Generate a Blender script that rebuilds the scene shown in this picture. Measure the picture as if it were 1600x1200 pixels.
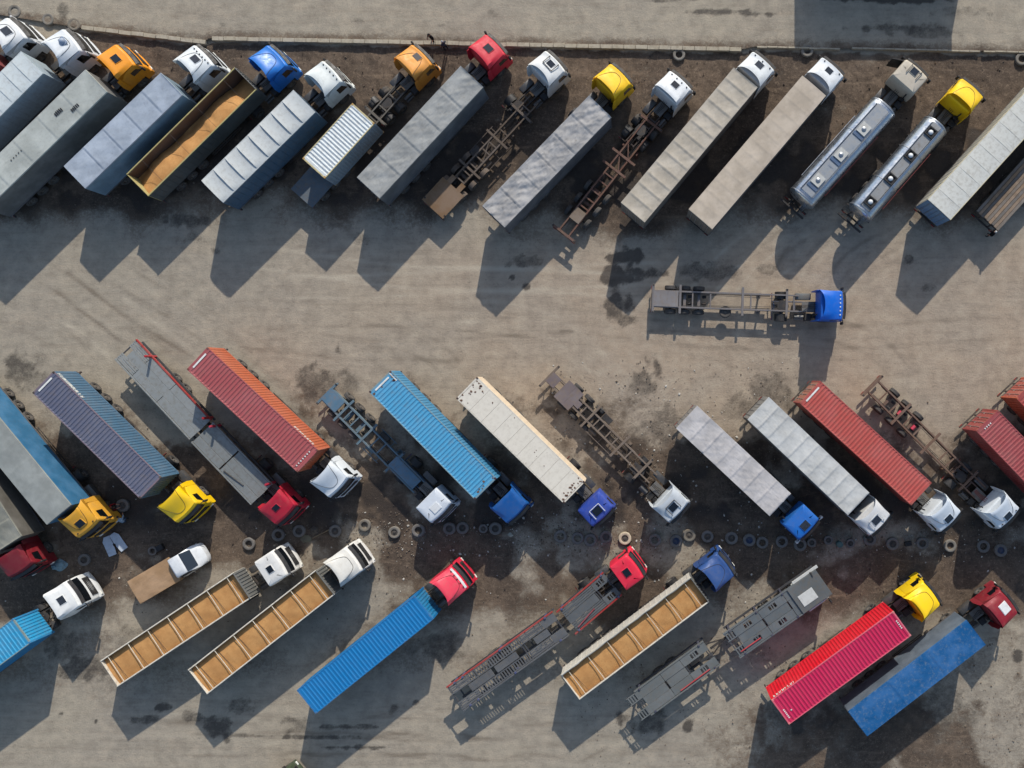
import bpy, math, random
import numpy as np
from mathutils import Vector, Matrix

# ---------------------------------------------------------------- scene, camera, light
scene = bpy.context.scene
for o in list(bpy.data.objects):
    bpy.data.objects.remove(o)
COL = scene.collection

NX, NY, HC, FPX = 985.0, 587.0, 72.0, 1318.0      # nadir pixel, flying height, focal length in pixels
cam_d = bpy.data.cameras.new("camera")
cam = bpy.data.objects.new("camera", cam_d)
COL.objects.link(cam)
cam.location = (0, 0, HC)
cam.rotation_euler = (0, 0, 0)
cam_d.sensor_width = 36
cam_d.lens = FPX / 1600 * 36
cam_d.shift_x = -(NX - 800) / 1600
cam_d.shift_y = -(600 - NY) / 1600
cam_d.clip_end = 3000
scene.camera = cam

SUN_EL = math.radians(28.4)
SUN_AZ = math.radians(10.2)
world = bpy.data.worlds.new("World")
scene.world = world
world.use_nodes = True
wn = world.node_tree
bg = wn.nodes["Background"]
sky = wn.nodes.new("ShaderNodeTexSky")
sky.sky_type = 'NISHITA'
sky.sun_disc = False
sky.sun_elevation = SUN_EL
sky.sun_rotation = SUN_AZ
wn.links.new(sky.outputs[0], bg.inputs[0])
bg.inputs[1].default_value = 0.15
sun_d = bpy.data.lights.new("sun", 'SUN')
sun_d.energy = 4.1
sun_d.angle = math.radians(0.6)
sun_d.color = (1.0, 0.94, 0.85)
sun = bpy.data.objects.new("sun", sun_d)
COL.objects.link(sun)
SV = Vector((math.sin(SUN_AZ) * math.cos(SUN_EL), math.cos(SUN_AZ) * math.cos(SUN_EL), math.sin(SUN_EL)))
sun.rotation_euler = SV.to_track_quat('Z', 'Y').to_euler()
sun.location = SV * 100
vs = scene.view_settings
vs.view_transform = 'Standard'
vs.look = 'None'
vs.exposure = 0.25
vs.gamma = 1.0
vs.use_curve_mapping = False


def U(px, py, z=0.0):
    """pixel of the photograph -> point of the horizontal plane at height z"""
    s = FPX / (HC - z)
    return Vector(((px - NX) / s, (NY - py) / s, z))


# ---------------------------------------------------------------- numpy noise
def vnoise(x, y, seed=0):
    x = np.asarray(x, float); y = np.asarray(y, float)
    xi = np.floor(x).astype(np.int64); yi = np.floor(y).astype(np.int64)
    xf = x - xi; yf = y - yi
    u = xf * xf * (3 - 2 * xf); v = yf * yf * (3 - 2 * yf)
    def h(a, b):
        n = (a * 374761393 + b * 668265263 + seed * 974634777) & 0x7fffffff
        n = ((n ^ (n >> 13)) * 1274126177) & 0x7fffffff
        return ((n ^ (n >> 16)) & 0xffff) / 65535.0
    return (h(xi, yi) * (1 - u) + h(xi + 1, yi) * u) * (1 - v) + (h(xi, yi + 1) * (1 - u) + h(xi + 1, yi + 1) * u) * v


def fbm(x, y, seed=0, o=4):
    s = 0; a = 0.5; t = 0
    for i in range(o):
        s = s + a * vnoise(x * 2 ** i, y * 2 ** i, seed + i * 7); t += a; a *= 0.5
    return s / t


def sst(a, b, x):
    t = np.clip((np.asarray(x, float) - a) / (b - a), 0, 1)
    return t * t * (3 - 2 * t)


# ---------------------------------------------------------------- materials
def lin(r, g, b, k=1.0):
    f = lambda c: ((c / 255) / 12.92 if c / 255 <= .04045 else ((c / 255 + .055) / 1.055) ** 2.4)
    return (f(r) * k, f(g) * k, f(b) * k, 1.0)


MATS = {}


def nodes_of(name):
    m = bpy.data.materials.new(name)
    m.use_nodes = True
    nt = m.node_tree
    return m, nt, nt.nodes["Principled BSDF"]


def add_noise(nt, vec, scale, detail=4, w=None, rough=.55):
    n = nt.nodes.new("ShaderNodeTexNoise")
    n.inputs["Scale"].default_value = scale
    n.inputs["Detail"].default_value = detail
    n.inputs["Roughness"].default_value = rough
    if w is not None:
        n.noise_dimensions = '4D'
        nt.links.new(w, n.inputs["W"])
    nt.links.new(vec, n.inputs["Vector"])
    return n.outputs["Fac"]


def ramp(nt, fac, a, b, ca=0.0, cb=1.0):
    n = nt.nodes.new("ShaderNodeMapRange")
    n.inputs[1].default_value = a; n.inputs[2].default_value = b
    n.inputs[3].default_value = ca; n.inputs[4].default_value = cb
    n.interpolation_type = 'SMOOTHSTEP'
    nt.links.new(fac, n.inputs[0])
    return n.outputs[0]


def mixc(nt, fac, a, b, mode='MIX'):
    n = nt.nodes.new("ShaderNodeMix")
    n.data_type = 'RGBA'; n.blend_type = mode
    for i, v in ((0, fac), (6, a), (7, b)):
        if hasattr(v, "is_linked") or hasattr(v, "links"):
            nt.links.new(v, n.inputs[i])
        else:
            n.inputs[i].default_value = v
    return n.outputs[2]


def math_n(nt, op, a, b):
    n = nt.nodes.new("ShaderNodeMath"); n.operation = op
    for i, v in ((0, a), (1, b)):
        if hasattr(v, "links"): nt.links.new(v, n.inputs[i])
        else: n.inputs[i].default_value = v
    return n.outputs[0]


def paint(rgb, rough=.42, dirt=.35, rust=0.0, metal=0.0, bump=.15, fade=.12, dust=(120, 105, 88), spec=.4, name="paint"):
    key = (tuple(rgb), rough, dirt, rust, metal, bump, fade, dust, spec)
    if key in MATS: return MATS[key]
    m, nt, bs = nodes_of("%s_%d_%d_%d" % ((name,) + tuple(int(c) for c in rgb)))
    tc = nt.nodes.new("ShaderNodeTexCoord")
    oi = nt.nodes.new("ShaderNodeObjectInfo")
    w = math_n(nt, 'MULTIPLY', oi.outputs["Random"], 60.0)
    v = tc.outputs["Object"]
    base = lin(*rgb, k=.8)
    n1 = add_noise(nt, v, .55, 5, w)
    n2 = add_noise(nt, v, 3.1, 6, w, .65)
    pale = tuple(min(1, c * .75 + .16) for c in base[:3]) + (1,)
    c = mixc(nt, ramp(nt, n1, .35, .75, 0, fade * 2), base, pale)
    d = mixc(nt, ramp(nt, n2, .42, .75, 0, dirt), c, lin(*dust, k=.8))
    st = nt.nodes.new("ShaderNodeMapping"); st.inputs["Scale"].default_value = (5.0, .6, .6)
    nt.links.new(v, st.inputs["Vector"])
    n5 = add_noise(nt, st.outputs[0], 1.3, 4, w)
    d = mixc(nt, ramp(nt, n5, .55, .8, 0, dirt * .6), d, lin(70, 60, 52))
    if rust > 0:
        n3 = add_noise(nt, v, 2.2, 8, w, .72)
        d = mixc(nt, ramp(nt, n3, .74 - rust * .28, .80 - rust * .2), d, lin(86, 48, 30))
        n4 = add_noise(nt, v, 9, 3, w)
        d = mixc(nt, ramp(nt, n4, .78 - rust * .1, .82), d, lin(60, 34, 24))
    nt.links.new(d, bs.inputs["Base Color"])
    rr = ramp(nt, n2, .3, .8, rough, min(1, rough + .3))
    nt.links.new(rr, bs.inputs["Roughness"])
    bs.inputs["Metallic"].default_value = metal
    bs.inputs["Specular IOR Level"].default_value = spec
    if bump:
        b = nt.nodes.new("ShaderNodeBump"); b.inputs["Strength"].default_value = bump
        b.inputs["Distance"].default_value = .03
        nt.links.new(n2, b.inputs["Height"]); nt.links.new(b.outputs[0], bs.inputs["Normal"])
    MATS[key] = m
    return m


def cloth(rgb, name="tarp", dirt=.3, rough=.75, bump=.5, stain=(88, 78, 66)):
    key = ('cloth', tuple(rgb), dirt, rough, bump, stain)
    if key in MATS: return MATS[key]
    m, nt, bs = nodes_of("%s_%d_%d_%d" % ((name,) + tuple(int(c) for c in rgb)))
    tc = nt.nodes.new("ShaderNodeTexCoord")
    oi = nt.nodes.new("ShaderNodeObjectInfo")
    w = math_n(nt, 'MULTIPLY', oi.outputs["Random"], 60.0)
    v = tc.outputs["Object"]
    n1 = add_noise(nt, v, .7, 6, w, .6)
    n2 = add_noise(nt, v, 4.5, 6, w, .7)
    base = lin(*rgb, k=.76)
    lt = tuple(min(1, q * 1.25 + .03) for q in base[:3]) + (1,)
    dk = lin(*stain)
    c = mixc(nt, ramp(nt, n1, .35, .7), base, lt)
    c = mixc(nt, ramp(nt, n2, .48, .8, 0, dirt), c, dk)
    n3 = add_noise(nt, v, 1.3, 7, w, .75)
    c = mixc(nt, ramp(nt, n3, .58, .72, 0, dirt * .8), c, dk)
    nt.links.new(c, bs.inputs["Base Color"])
    bs.inputs["Roughness"].default_value = rough
    bs.inputs["Specular IOR Level"].default_value = .3
    mp = nt.nodes.new("ShaderNodeMapping"); mp.inputs["Rotation"].default_value = (0, 0, .7)
    mp.inputs["Scale"].default_value = (1, 4, 1)
    nt.links.new(v, mp.inputs["Vector"])
    n4 = add_noise(nt, mp.outputs[0], 1.6, 5, w, .6)
    b = nt.nodes.new("ShaderNodeBump"); b.inputs["Strength"].default_value = bump
    b.inputs["Distance"].default_value = .06
    nt.links.new(n4, b.inputs["Height"]); nt.links.new(b.outputs[0], bs.inputs["Normal"])
    MATS[key] = m
    return m


def simple(name, rgb, rough=.5, metal=0, spec=.5):
    if name in MATS: return MATS[name]
    m, nt, bs = nodes_of(name)
    tc = nt.nodes.new("ShaderNodeTexCoord")
    n = add_noise(nt, tc.outputs["Object"], 6, 5, None, .65)
    base = lin(*rgb)
    dk = tuple(c * .55 for c in base[:3]) + (1,)
    nt.links.new(mixc(nt, ramp(nt, n, .35, .75), base, dk), bs.inputs["Base Color"])
    bs.inputs["Roughness"].default_value = rough
    bs.inputs["Metallic"].default_value = metal
    bs.inputs["Specular IOR Level"].default_value = spec
    MATS[name] = m
    return m


RUBBER = paint((72, 70, 68), .9, .6, 0, 0, .4, .1, (112, 102, 90), .2, "rubber")
RUBBER_OLD = paint((120, 115, 106), .92, .75, 0, 0, .4, .25, (134, 120, 102), .15, "old_rubber")
RUBBER_DARK = paint((118, 114, 109), .9, .55, 0, 0, .4, .1, (98, 88, 76), .2, "dark_rubber")
RIM = paint((104, 98, 90), .7, .7, .4, .1, .1, .1, (96, 84, 70), .4, "rim")
FRAME_DK = paint((52, 50, 50), .6, .6, .25, .2, .2, .1, (110, 96, 80), .35, "frame")
BLACKP = paint((28, 28, 30), .5, .4, 0, 0, .1, .05, (88, 80, 70), .4, "black_plastic")
GLASS = simple("dark_glass", (16, 20, 24), .06, 0, .9)
HATCHG = simple("tinted_hatch", (44, 48, 54), .12, 0, .8)
LAMP = simple("lamp_glass", (225, 225, 215), .15, 0, .8)
TAILR = simple("tail_lamp", (150, 14, 12), .25, 0, .6)
WHITEP = paint((222, 224, 224), .38, .22, 0, 0, .05, .05, (128, 116, 100), .45)
ALU = paint((178, 182, 186), .28, .3, 0, .85, .06, .05, (128, 120, 110), .5, "aluminium")
TANKM = paint((196, 202, 208), .2, .22, 0, .92, .04, .04, (135, 128, 118), .5, "polished_tank")
RUSTM = paint((112, 78, 58), .85, .5, .5, .1, .35, .2, (120, 98, 78), .3, "rusty_steel")
MARK = paint((232, 232, 226), .6, .35, 0, 0, 0, .05, (120, 108, 94), .3, "marking")


# ---------------------------------------------------------------- mesh builder
class MB:
    def __init__(s): s.v = []; s.f = []
    def add(s, vs_, fs):
        b = len(s.v); s.v += [tuple(p) for p in vs_]; s.f += [tuple(i + b for i in f) for f in fs]
        return s
    def box(s, x0, x1, y0, y1, z0, z1, c=0.0):
        if x0 > x1: x0, x1 = x1, x0
        if y0 > y1: y0, y1 = y1, y0
        if c <= 0:
            return s.add([(x0, y0, z0), (x1, y0, z0), (x1, y1, z0), (x0, y1, z0), (x0, y0, z1), (x1, y0, z1), (x1, y1, z1), (x0, y1, z1)],
                         [(3, 2, 1, 0), (4, 5, 6, 7), (0, 1, 5, 4), (1, 2, 6, 5), (2, 3, 7, 6), (3, 0, 4, 7)])
        c = min(c, (x1 - x0) * .45, (y1 - y0) * .45, (z1 - z0) * .45)
        def ring(i, z): return [(x0 + c + i, y0 + i, z), (x1 - c - i, y0 + i, z), (x1 - i, y0 + c + i, z), (x1 - i, y1 - c - i, z),
                                (x1 - c - i, y1 - i, z), (x0 + c + i, y1 - i, z), (x0 + i, y1 - c - i, z), (x0 + i, y0 + c + i, z)]
        k = c * .6
        return s.loft([ring(k, z0), ring(0, z0 + c), ring(0, z1 - c), ring(k, z1)])
    def loft(s, rings, cap0=True, cap1=True, close=True):
        n = len(rings[0]); b = len(s.v)
        for r in rings: s.v += [tuple(p) for p in r]
        for i in range(len(rings) - 1):
            for j in range(n if close else n - 1):
                k = (j + 1) % n
                s.f.append((b + i * n + j, b + i * n + k, b + (i + 1) * n + k, b + (i + 1) * n + j))
        if cap0: s.f.append(tuple(b + j for j in reversed(range(n))))
        if cap1: s.f.append(tuple(b + (len(rings) - 1) * n + j for j in range(n)))
        return s
    def cyl(s, p, q, r, n=10, r2=None):
        p = Vector(p); q = Vector(q); d = (q - p).normalized()
        a = d.orthogonal().normalized(); b = d.cross(a)
        r2 = r if r2 is None else r2
        ring = lambda o, rr: [o + (a * math.cos(2 * math.pi * i / n) + b * math.sin(2 * math.pi * i / n)) * rr for i in range(n)]
        return s.loft([ring(p, r), ring(q, r2)])
    def bar(s, p, q, w, h):
        p = Vector(p); q = Vector(q); d = (q - p).normalized()
        up = Vector((0, 0, 1)) if abs(d.z) < .95 else Vector((1, 0, 0))
        a = d.cross(up).normalized() * (w / 2); b = a.cross(d).normalized() * (h / 2)
        return s.loft([[o - a - b, o + a - b, o + a + b, o - a + b] for o in (p, q)])
    def grid(s, pts):
        pts = np.asarray(pts); n, m, _ = pts.shape; b = len(s.v)
        s.v += [tuple(p) for p in pts.reshape(-1, 3).tolist()]
        for i in range(n - 1):
            for j in range(m - 1):
                s.f.append((b + i * m + j, b + (i + 1) * m + j, b + (i + 1) * m + j + 1, b + i * m + j + 1))
        return s
    def shell(s, pts, t):
        """grid with thickness t below it"""
        pts = np.asarray(pts, float); n, m, _ = pts.shape
        low = pts.copy(); low[:, :, 2] -= t
        b = len(s.v); s.grid(pts); c = len(s.v); s.grid(low)
        k = len(s.f) - (n - 1) * (m - 1)
        for i in range(k, len(s.f)): s.f[i] = tuple(reversed(s.f[i]))
        per = [i * m for i in range(n)] + [(n - 1) * m + j for j in range(1, m)] + [i * m + m - 1 for i in range(n - 2, -1, -1)] + [j for j in range(m - 2, 0, -1)]
        for i in range(len(per)):
            p, q = per[i], per[(i + 1) % len(per)]
            s.f.append((b + q, b + p, c + p, c + q))
        return s
    def lathe(s, prof, n, axis='y'):
        rings = []
        for r, h in prof:
            rg = []
            for i in range(n):
                a = 2 * math.pi * i / n; x, z = r * math.cos(a), r * math.sin(a)
                rg.append((x, h, z) if axis == 'y' else ((x, z, h) if axis == 'z' else (h, x, z)))
            rings.append(rg)
        return s.loft(rings, False, False)
    def mesh(s, name, smooth=None):
        me = bpy.data.meshes.new(name)
        me.from_pydata(s.v, [], s.f)
        me.materials.append(None)
        if smooth:
            me.polygons.foreach_set("use_smooth", [True] * len(me.polygons))
            me.set_sharp_from_angle(angle=math.radians(smooth))
        me.update()
        return me


def fix_normals(me):
    import bmesh
    bm = bmesh.new(); bm.from_mesh(me); bmesh.ops.recalc_face_normals(bm, faces=bm.faces); bm.to_mesh(me); bm.free()


CACHE = {}


def cached(key, fn):
    if key not in CACHE: CACHE[key] = fn()
    return CACHE[key]


def obj(name, me, mat, parent=None, M=None, smooth=None):
    if isinstance(me, MB):
        me = me.mesh(name, smooth); fix_normals(me)
    o = bpy.data.objects.new(name, me)
    COL.objects.link(o)
    if mat is not None:
        o.material_slots[0].link = 'OBJECT'; o.material_slots[0].material = mat
    if parent is not None: o.parent = parent
    if M is not None: o.matrix_basis = M
    return o


def tag(o, label, cat, group=None, kind=None):
    o["label"] = label; o["category"] = cat
    if group: o["group"] = group
    if kind: o["kind"] = kind
    return o


def thing(name, M, label, cat, group=None):
    o = bpy.data.objects.new(name, None); COL.objects.link(o)
    o.empty_display_size = .5; o.matrix_basis = M
    return tag(o, label, cat, group)


def TR(x, y, z=0, a=0): return Matrix.Translation((x, y, z)) @ Matrix.Rotation(a, 4, 'Z')


# ---------------------------------------------------------------- wheels and tyres
def tyre_mesh(R, W, n=24, key='t'):
    def mk():
        h = W / 2; ri = R * .56
        pr = [(ri, -h * .8), (R * .7, -h * .98), (R * .88, -h), (R * .96, -h * .88), (R, -h * .62), (R, -h * .12), (R * .975, 0), (R, h * .12), (R, h * .62), (R * .96, h * .88), (R * .88, h), (R * .7, h * .98), (ri, h * .8), (ri * .97, h * .3), (ri * .97, -h * .3), (ri, -h * .8)]
        me = MB().lathe(pr, n).mesh('tyre', 40); fix_normals(me); return me
    return cached(('tyre', R, W, n), mk)


def rim_mesh(R, W):
    def mk():
        h = W / 2; ri = R * .57
        m = MB()
        for sgn in (1, -1):
            m.lathe([(ri, h * .75 * sgn), (ri * .9, h * .8 * sgn), (ri * .8, h * .3 * sgn), (ri * .45, h * .35 * sgn), (ri * .36, h * .75 * sgn), (ri * .2, h * .8 * sgn), (.004, h * .8 * sgn)], 16)
        me = m.mesh('rim', 40); fix_normals(me); return me
    return cached(('rim', R, W), mk)


def wheel(root, F, x, y, R=.5, W=.32):
    o = obj('wheel', tyre_mesh(R, W, 20), RUBBER, root, F @ Matrix.Translation((x, y, R)) @ Matrix.Rotation(random.uniform(0, 1), 4, 'Y'))
    obj('rim', rim_mesh(R, W), RIM, o)
    return o


def mudguard_mesh(R=.56, W=.36, a0=15, a1=165):
    def mk():
        pts = []
        for i in range(11):
            a = math.radians(a0 + (a1 - a0) * i / 10)
            pts.append([(R * math.cos(a), -W / 2, R * math.sin(a)), (R * math.cos(a), W / 2, R * math.sin(a))])
        m = MB().shell(np.array(pts), .02).mesh('mudguard', 40); fix_normals(m); return m
    return cached(('mud', R, W, a0, a1), mk)


# ---------------------------------------------------------------- cab
def cab_dims(hb): return [(.95, 1.21, .33), (1.4, 1.24, .36), (1.95, 1.245, .31), (hb - .42, 1.215, .10), (hb - .14, 1.19, .0), (hb - .04, 1.15, -.06), (hb, 1.08, -.14)]


def cab_at(hb, z):
    d = cab_dims(hb)
    zz = [q[0] for q in d]
    return float(np.interp(z, zz, [q[1] for q in d])), float(np.interp(z, zz, [q[2] for q in d]))


CABL = 1.85


def cab_body(hb, L=CABL):
    def mk():
        rings = []
        for z, w, xf in cab_dims(hb) + [(hb + .012, .7, -.6)]:
            top = z > hb
            rf = .17; rb = .08; xb = -L + (.05 if z > hb - .1 else 0) + (.5 if top else 0)
            r = []
            for k in range(7):
                y = -(w - rf) + 2 * (w - rf) * k / 6
                r.append((xf - .11 * (y / w) ** 2, y, z))
            for k in range(1, 5):
                a = math.pi / 2 * k / 4
                r.append((xf - .11 * ((w - rf) / w) ** 2 - rf + rf * math.cos(a), w - rf + rf * math.sin(a), z))
            r += [(-.7, w + .0, z)]
            for k in range(4):
                a = math.pi / 2 * k / 3
                r.append((xb + rb - rb * math.sin(a), w - rb + rb * math.cos(a), z))
            for k in range(4):
                a = math.pi / 2 * k / 3
                r.append((xb + rb - rb * math.cos(a), -(w - rb) - rb * math.sin(a), z))
            r += [(-.7, -w, z)]
            for k in range(3, 0, -1):
                a = math.pi / 2 * k / 4
                r.append((xf - .11 * ((w - rf) / w) ** 2 - rf + rf * math.cos(a), -(w - rf + rf * math.sin(a)), z))
            a = math.pi / 2
            r.insert(len(r) - 3, (xf - .11 * ((w - rf) / w) ** 2 - rf, -w, z))
            rings.append(r)
        me = MB().loft(rings).mesh('cab', 38); fix_normals(me); return me
    return cached(('cab', hb, L), mk)


def windscreen(hb):
    def mk():
        pts = []
        for i in range(7):
            z = 2.0 + (hb - .36 - 2.0) * i / 6
            w, xf = cab_at(hb, z); row = []
            for k in range(13):
                y = (-1 + 2 * k / 12) * (w - .14)
                e = max(0, abs(y) - (w - .24)) / .24
                row.append((xf - .11 * (min(abs(y), w - .24) / w) ** 2 - .24 * (1 - math.sqrt(max(0, 1 - e * e))) + .012, y, z))
            pts.append(row)
        m = MB().grid(np.array(pts)).mesh('windscreen', 50); fix_normals(m); return m
    return cached(('ws', hb), mk)


def side_window(hb, s):
    def mk():
        pts = []
        for i in range(4):
            z = 1.98 + (hb - .42 - 1.98) * i / 3
            w, xf = cab_at(hb, z)
            pts.append([(xf - .36 - .12 * i / 3, s * (w + .008), z), (-.95, s * (w + .008), z)])
        m = MB().grid(np.array(pts)).mesh('side_window'); fix_normals(m); return m
    return cached(('sw', hb, s), mk)


def spoiler_mesh(hb, rise, conc, wing, facet, vb0, vb1, L):
    def mk():
        nu, nv = 15, 25
        pts = []
        for i in range(nu):
            u = i / (nu - 1)
            row = []
            vs_ = [-1.0] + list(np.linspace(-1, 1, nv)) + [1.0]
            for k, v in enumerate(vs_):
                a = abs(v)
                x0 = -.10 - .13 * v * v
                x1 = -L + .02 + conc * (1 - a ** 2) - wing * a ** 4
                x = x0 + (x1 - x0) * u
                y = v * (1.10 + .13 * u)
                vb = vb0 + (vb1 - vb0) * u
                t = max(0, (a - vb) / (1 - vb))
                if not facet: t = t * t
                uu = u * u * (3 - 2 * u) if not facet else min(1, u * 1.12)
                z = hb + .02 + .05 * (1 - a * a) + rise * uu * (1 - .62 * t)
                if k in (0, len(vs_) - 1): z = hb - .30
                row.append((x, y, z))
            pts.append(row)
        m = MB().shell(np.array(pts), .03).mesh('roof_spoiler', 24 if facet else 45); fix_normals(m); return m
    return cached(('sp', hb, rise, conc, wing, facet, vb0, vb1, L), mk)


STY = {  # rise, conc, wing, facet, vb0, vb1
    'W': (.52, .10, .42, True, .42, .60),
    'V': (.62, .10, .36, True, .58, .80),
    'A': (.30, .26, .16, False, .40, .60),
    'D': (.66, .05, .20, False, .50, .72),
    'E': (.42, .06, .10, True, .66, .88),
}


def spoiler_z(hb, sty, u, v):
    if sty not in STY: return hb + .015
    rise, conc, wing, facet, a, b = STY[sty]
    vb = a + (b - a) * u; t = max(0, (abs(v) - vb) / (1 - vb)); t = t if facet else t * t
    uu = u * u * (3 - 2 * u) if not facet else min(1, u * 1.12)
    return hb + .02 + .05 * (1 - v * v) + rise * uu * (1 - .62 * t)


def spoiler_pt(hb, sty, u, v, L):
    rise, conc, wing, facet, a, b = STY[sty]
    x0 = -.10 - .13 * v * v; x1 = -L + .02 + conc * (1 - v * v) - wing * abs(v) ** 4
    return Vector((x0 + (x1 - x0) * u, v * (1.10 + .13 * u), spoiler_z(hb, sty, u, v) + .012))


def build_cab(root, F, c):
    col = c['col']; hb = c.get('hb', 3.15); sty = c.get('sty', 'F'); L = c.get('L', CABL)
    PM = paint(col, c.get('rough', .34) + .12, c.get('dirt', .2), 0, 0, .04, .06, (130, 116, 98), .35)
    cab = obj('cab', cab_body(hb, L), PM, root, F)
    obj('windscreen', windscreen(hb), GLASS, cab)
    for s in (1, -1): obj('side_window', side_window(hb, s), GLASS, cab)
    if sty in STY:
        obj('roof_spoiler', spoiler_mesh(hb, *STY[sty], L), paint(c['scol'], .34, .2, 0, 0, .04, .06, (130, 116, 98), .5) if 'scol' in c else PM, cab)
        if sty in 'DVW':
            sm = MB(); ve = {'D': .8, 'V': .86, 'W': .7}[sty]
            pl = [spoiler_pt(hb, sty, min(1, .16 + .84 * abs(q) ** (3.2 if sty == 'D' else 5)), q * ve, L) for q in np.linspace(-1, 1, 25)]
            for a_, b_ in zip(pl, pl[1:]): sm.bar(a_, b_, .035, .02)
            obj('spoiler_seam', sm, paint(tuple(q * .45 for q in col), .7, .3), cab)
        if c.get('fair', True):
            for s in (1, -1):
                f = MB(); z1 = hb - .1
                f.loft([[(-L + .02, s * 1.19, z), (-L + .02, s * 1.235, z), (-L - q, s * 1.245, z), (-L - q, s * 1.215, z)] for z, q in ((1.0, .42), (1.8, .46), (z1, .30))])
                obj('side_fairing', f, PM, cab)
    # sun visor
    if c.get('visor', True):
        w, xf = cab_at(hb, hb - .3)
        pts = [[(xf + .02 + q - .1 * (y / 1.2) ** 2, y, hb - .2 - q * .55) for y in np.linspace(-1.1, 1.1, 9)] for q in (0, .24)]
        obj('sun_visor', MB().shell(np.array(pts), .015), paint(c['vcol']) if 'vcol' in c else BLACKP, cab, None, 40)
    if 'stripe' in c:
        pts = [[(x - .1 * (y / 1.2) ** 2, y, spoiler_z(hb, sty, min(1, max(0, -(x + .1) / L)), y / 1.1) + .02) for y in np.linspace(-1.0, 1.0, 9)] for x in (-.02, -.2)]
        obj('visor_stripe', MB().shell(np.array(pts), .03), paint(c['stripe']), cab)
    # roof hatch
    if c.get('hatch'):
        hx = c.get('hx', -.8); hy = c.get('hy', 0)
        u = min(1, max(0, -(hx + .1) / (L - .1)))
        zc = spoiler_z(hb, sty, u, hy)
        z2 = spoiler_z(hb, sty, min(1, u + .15), hy); z1 = spoiler_z(hb, sty, max(0, u - .15), hy)
        pitch = math.atan2(z2 - z1, .3 * L)
        hm = Matrix.Translation((hx, hy, zc + .005)) @ Matrix.Rotation(pitch, 4, 'Y')
        sz = c.get('hs', .3) * 1.22
        fr = obj('roof_hatch', MB().box(-sz, sz, -sz * 1.15, sz * 1.15, -.03, .035, .05), c.get('hfr', PM), cab, hm)
        hmat = {'d': GLASS, 'g': HATCHG, 'w': WHITEP}[c['hatch']]
        b = MB().box(-sz + .05, sz - .05, -sz * 1.15 + .05, sz * 1.15 - .05, .03, .055, .02)
        o = obj('hatch_glass', b, hmat, cab, hm)
        if c.get('bracket'):
            bm_ = MB()
            for s in (1, -1): bm_.bar((-.42, s * .5, .12), (.42, s * .5, .12), .05, .05)
            bm_.bar((c['bracket'] * .42, -.5, .12), (c['bracket'] * .42, .5, .12), .05, .05)
            for x in (-.38, .38):
                for s in (1, -1): bm_.bar((x, s * .5, -.04), (x, s * .5, .12), .04, .04)
            obj('roof_rack', bm_, WHITEP if c.get('brw', True) else FRAME_DK, cab, hm)
    # marker lamps, horns, beacon
    for i in range(c.get('lamps', 0)):
        y = -.8 + 1.6 * i / (c['lamps'] - 1)
        obj('marker_lamp', cached('mlamp', lambda: (lambda q: (fix_normals(q), q)[1])(MB().box(-.05, .05, -.06, .06, -.02, .07, .03).mesh('marker_lamp'))),
            LAMP if c.get('bright') else BLACKP, cab, Matrix.Translation((-.28, y, spoiler_z(hb, sty, .1, y / 1.05) + .0)))
    if c.get('beacon'):
        b = MB().lathe([(.0, .2), (.14, .18), (.24, .08), (.26, -.02), (.26, -.06)], 16, 'z'); b.box(-.3, .3, -.34, .34, -.08, -.01, .05)
        obj('roof_cooler', b, paint((150, 165, 185)), cab, Matrix.Translation((-.7, .1, spoiler_z(hb, sty, .4, .1) + .06)), 40)
    # front face
    fm = MB()
    for i in range(5): fm.box(.30, .385, -.85, .85, 1.06 + i * .155, 1.15 + i * .155, .02)
    obj('grille', fm, BLACKP, cab)
    bp = MB()
    pts = []
    for z, q in ((.38, .0), (.55, .06), (.9, .06), (1.0, .0)):
        pts.append([(.36 + q - .12 * (y / 1.2) ** 2, y, z) for y in np.linspace(-1.2, 1.2, 9)] + [(-.45, 1.22, z), (-.45, -1.22, z)])
    bp.loft(pts)
    bumper = obj('bumper', bp, paint(c['bcol']) if 'bcol' in c else PM, cab, None, 40)
    for s in (1, -1):
        obj('headlight', MB().box(.30, .41, s * .72, s * 1.08, .66, .86, .03), LAMP, cab)
        mm = MB().box(-.02, .14, s * 1.33, s * 1.55, 1.95, 2.6, .05)
        mm.bar((.05, s * 1.15, 2.62), (.06, s * 1.4, 2.6), .05, .05); mm.bar((.05, s * 1.2, 1.98), (.06, s * 1.4, 1.97), .05, .05)
        obj('mirror', mm, paint(c['mcol']) if 'mcol' in c else BLACKP, cab)
        dm = MB()
        pr = []
        for z in (1.02, 1.4, 1.92):
            w, xf = cab_at(hb, z)
            pr.append([(-.12, s * (w - .02), z), (-.12, s * (w + .012), z), (-1.08, s * (w + .012), z), (-1.08, s * (w - .02), z)])
        dm.loft(pr)
        obj('door', dm, PM, cab)
        for z in (.42, .72): obj('step', MB().box(-.5, -.1, s * 1.02, s * 1.2, z, z + .07, .02), BLACKP, cab)
    return cab


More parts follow.
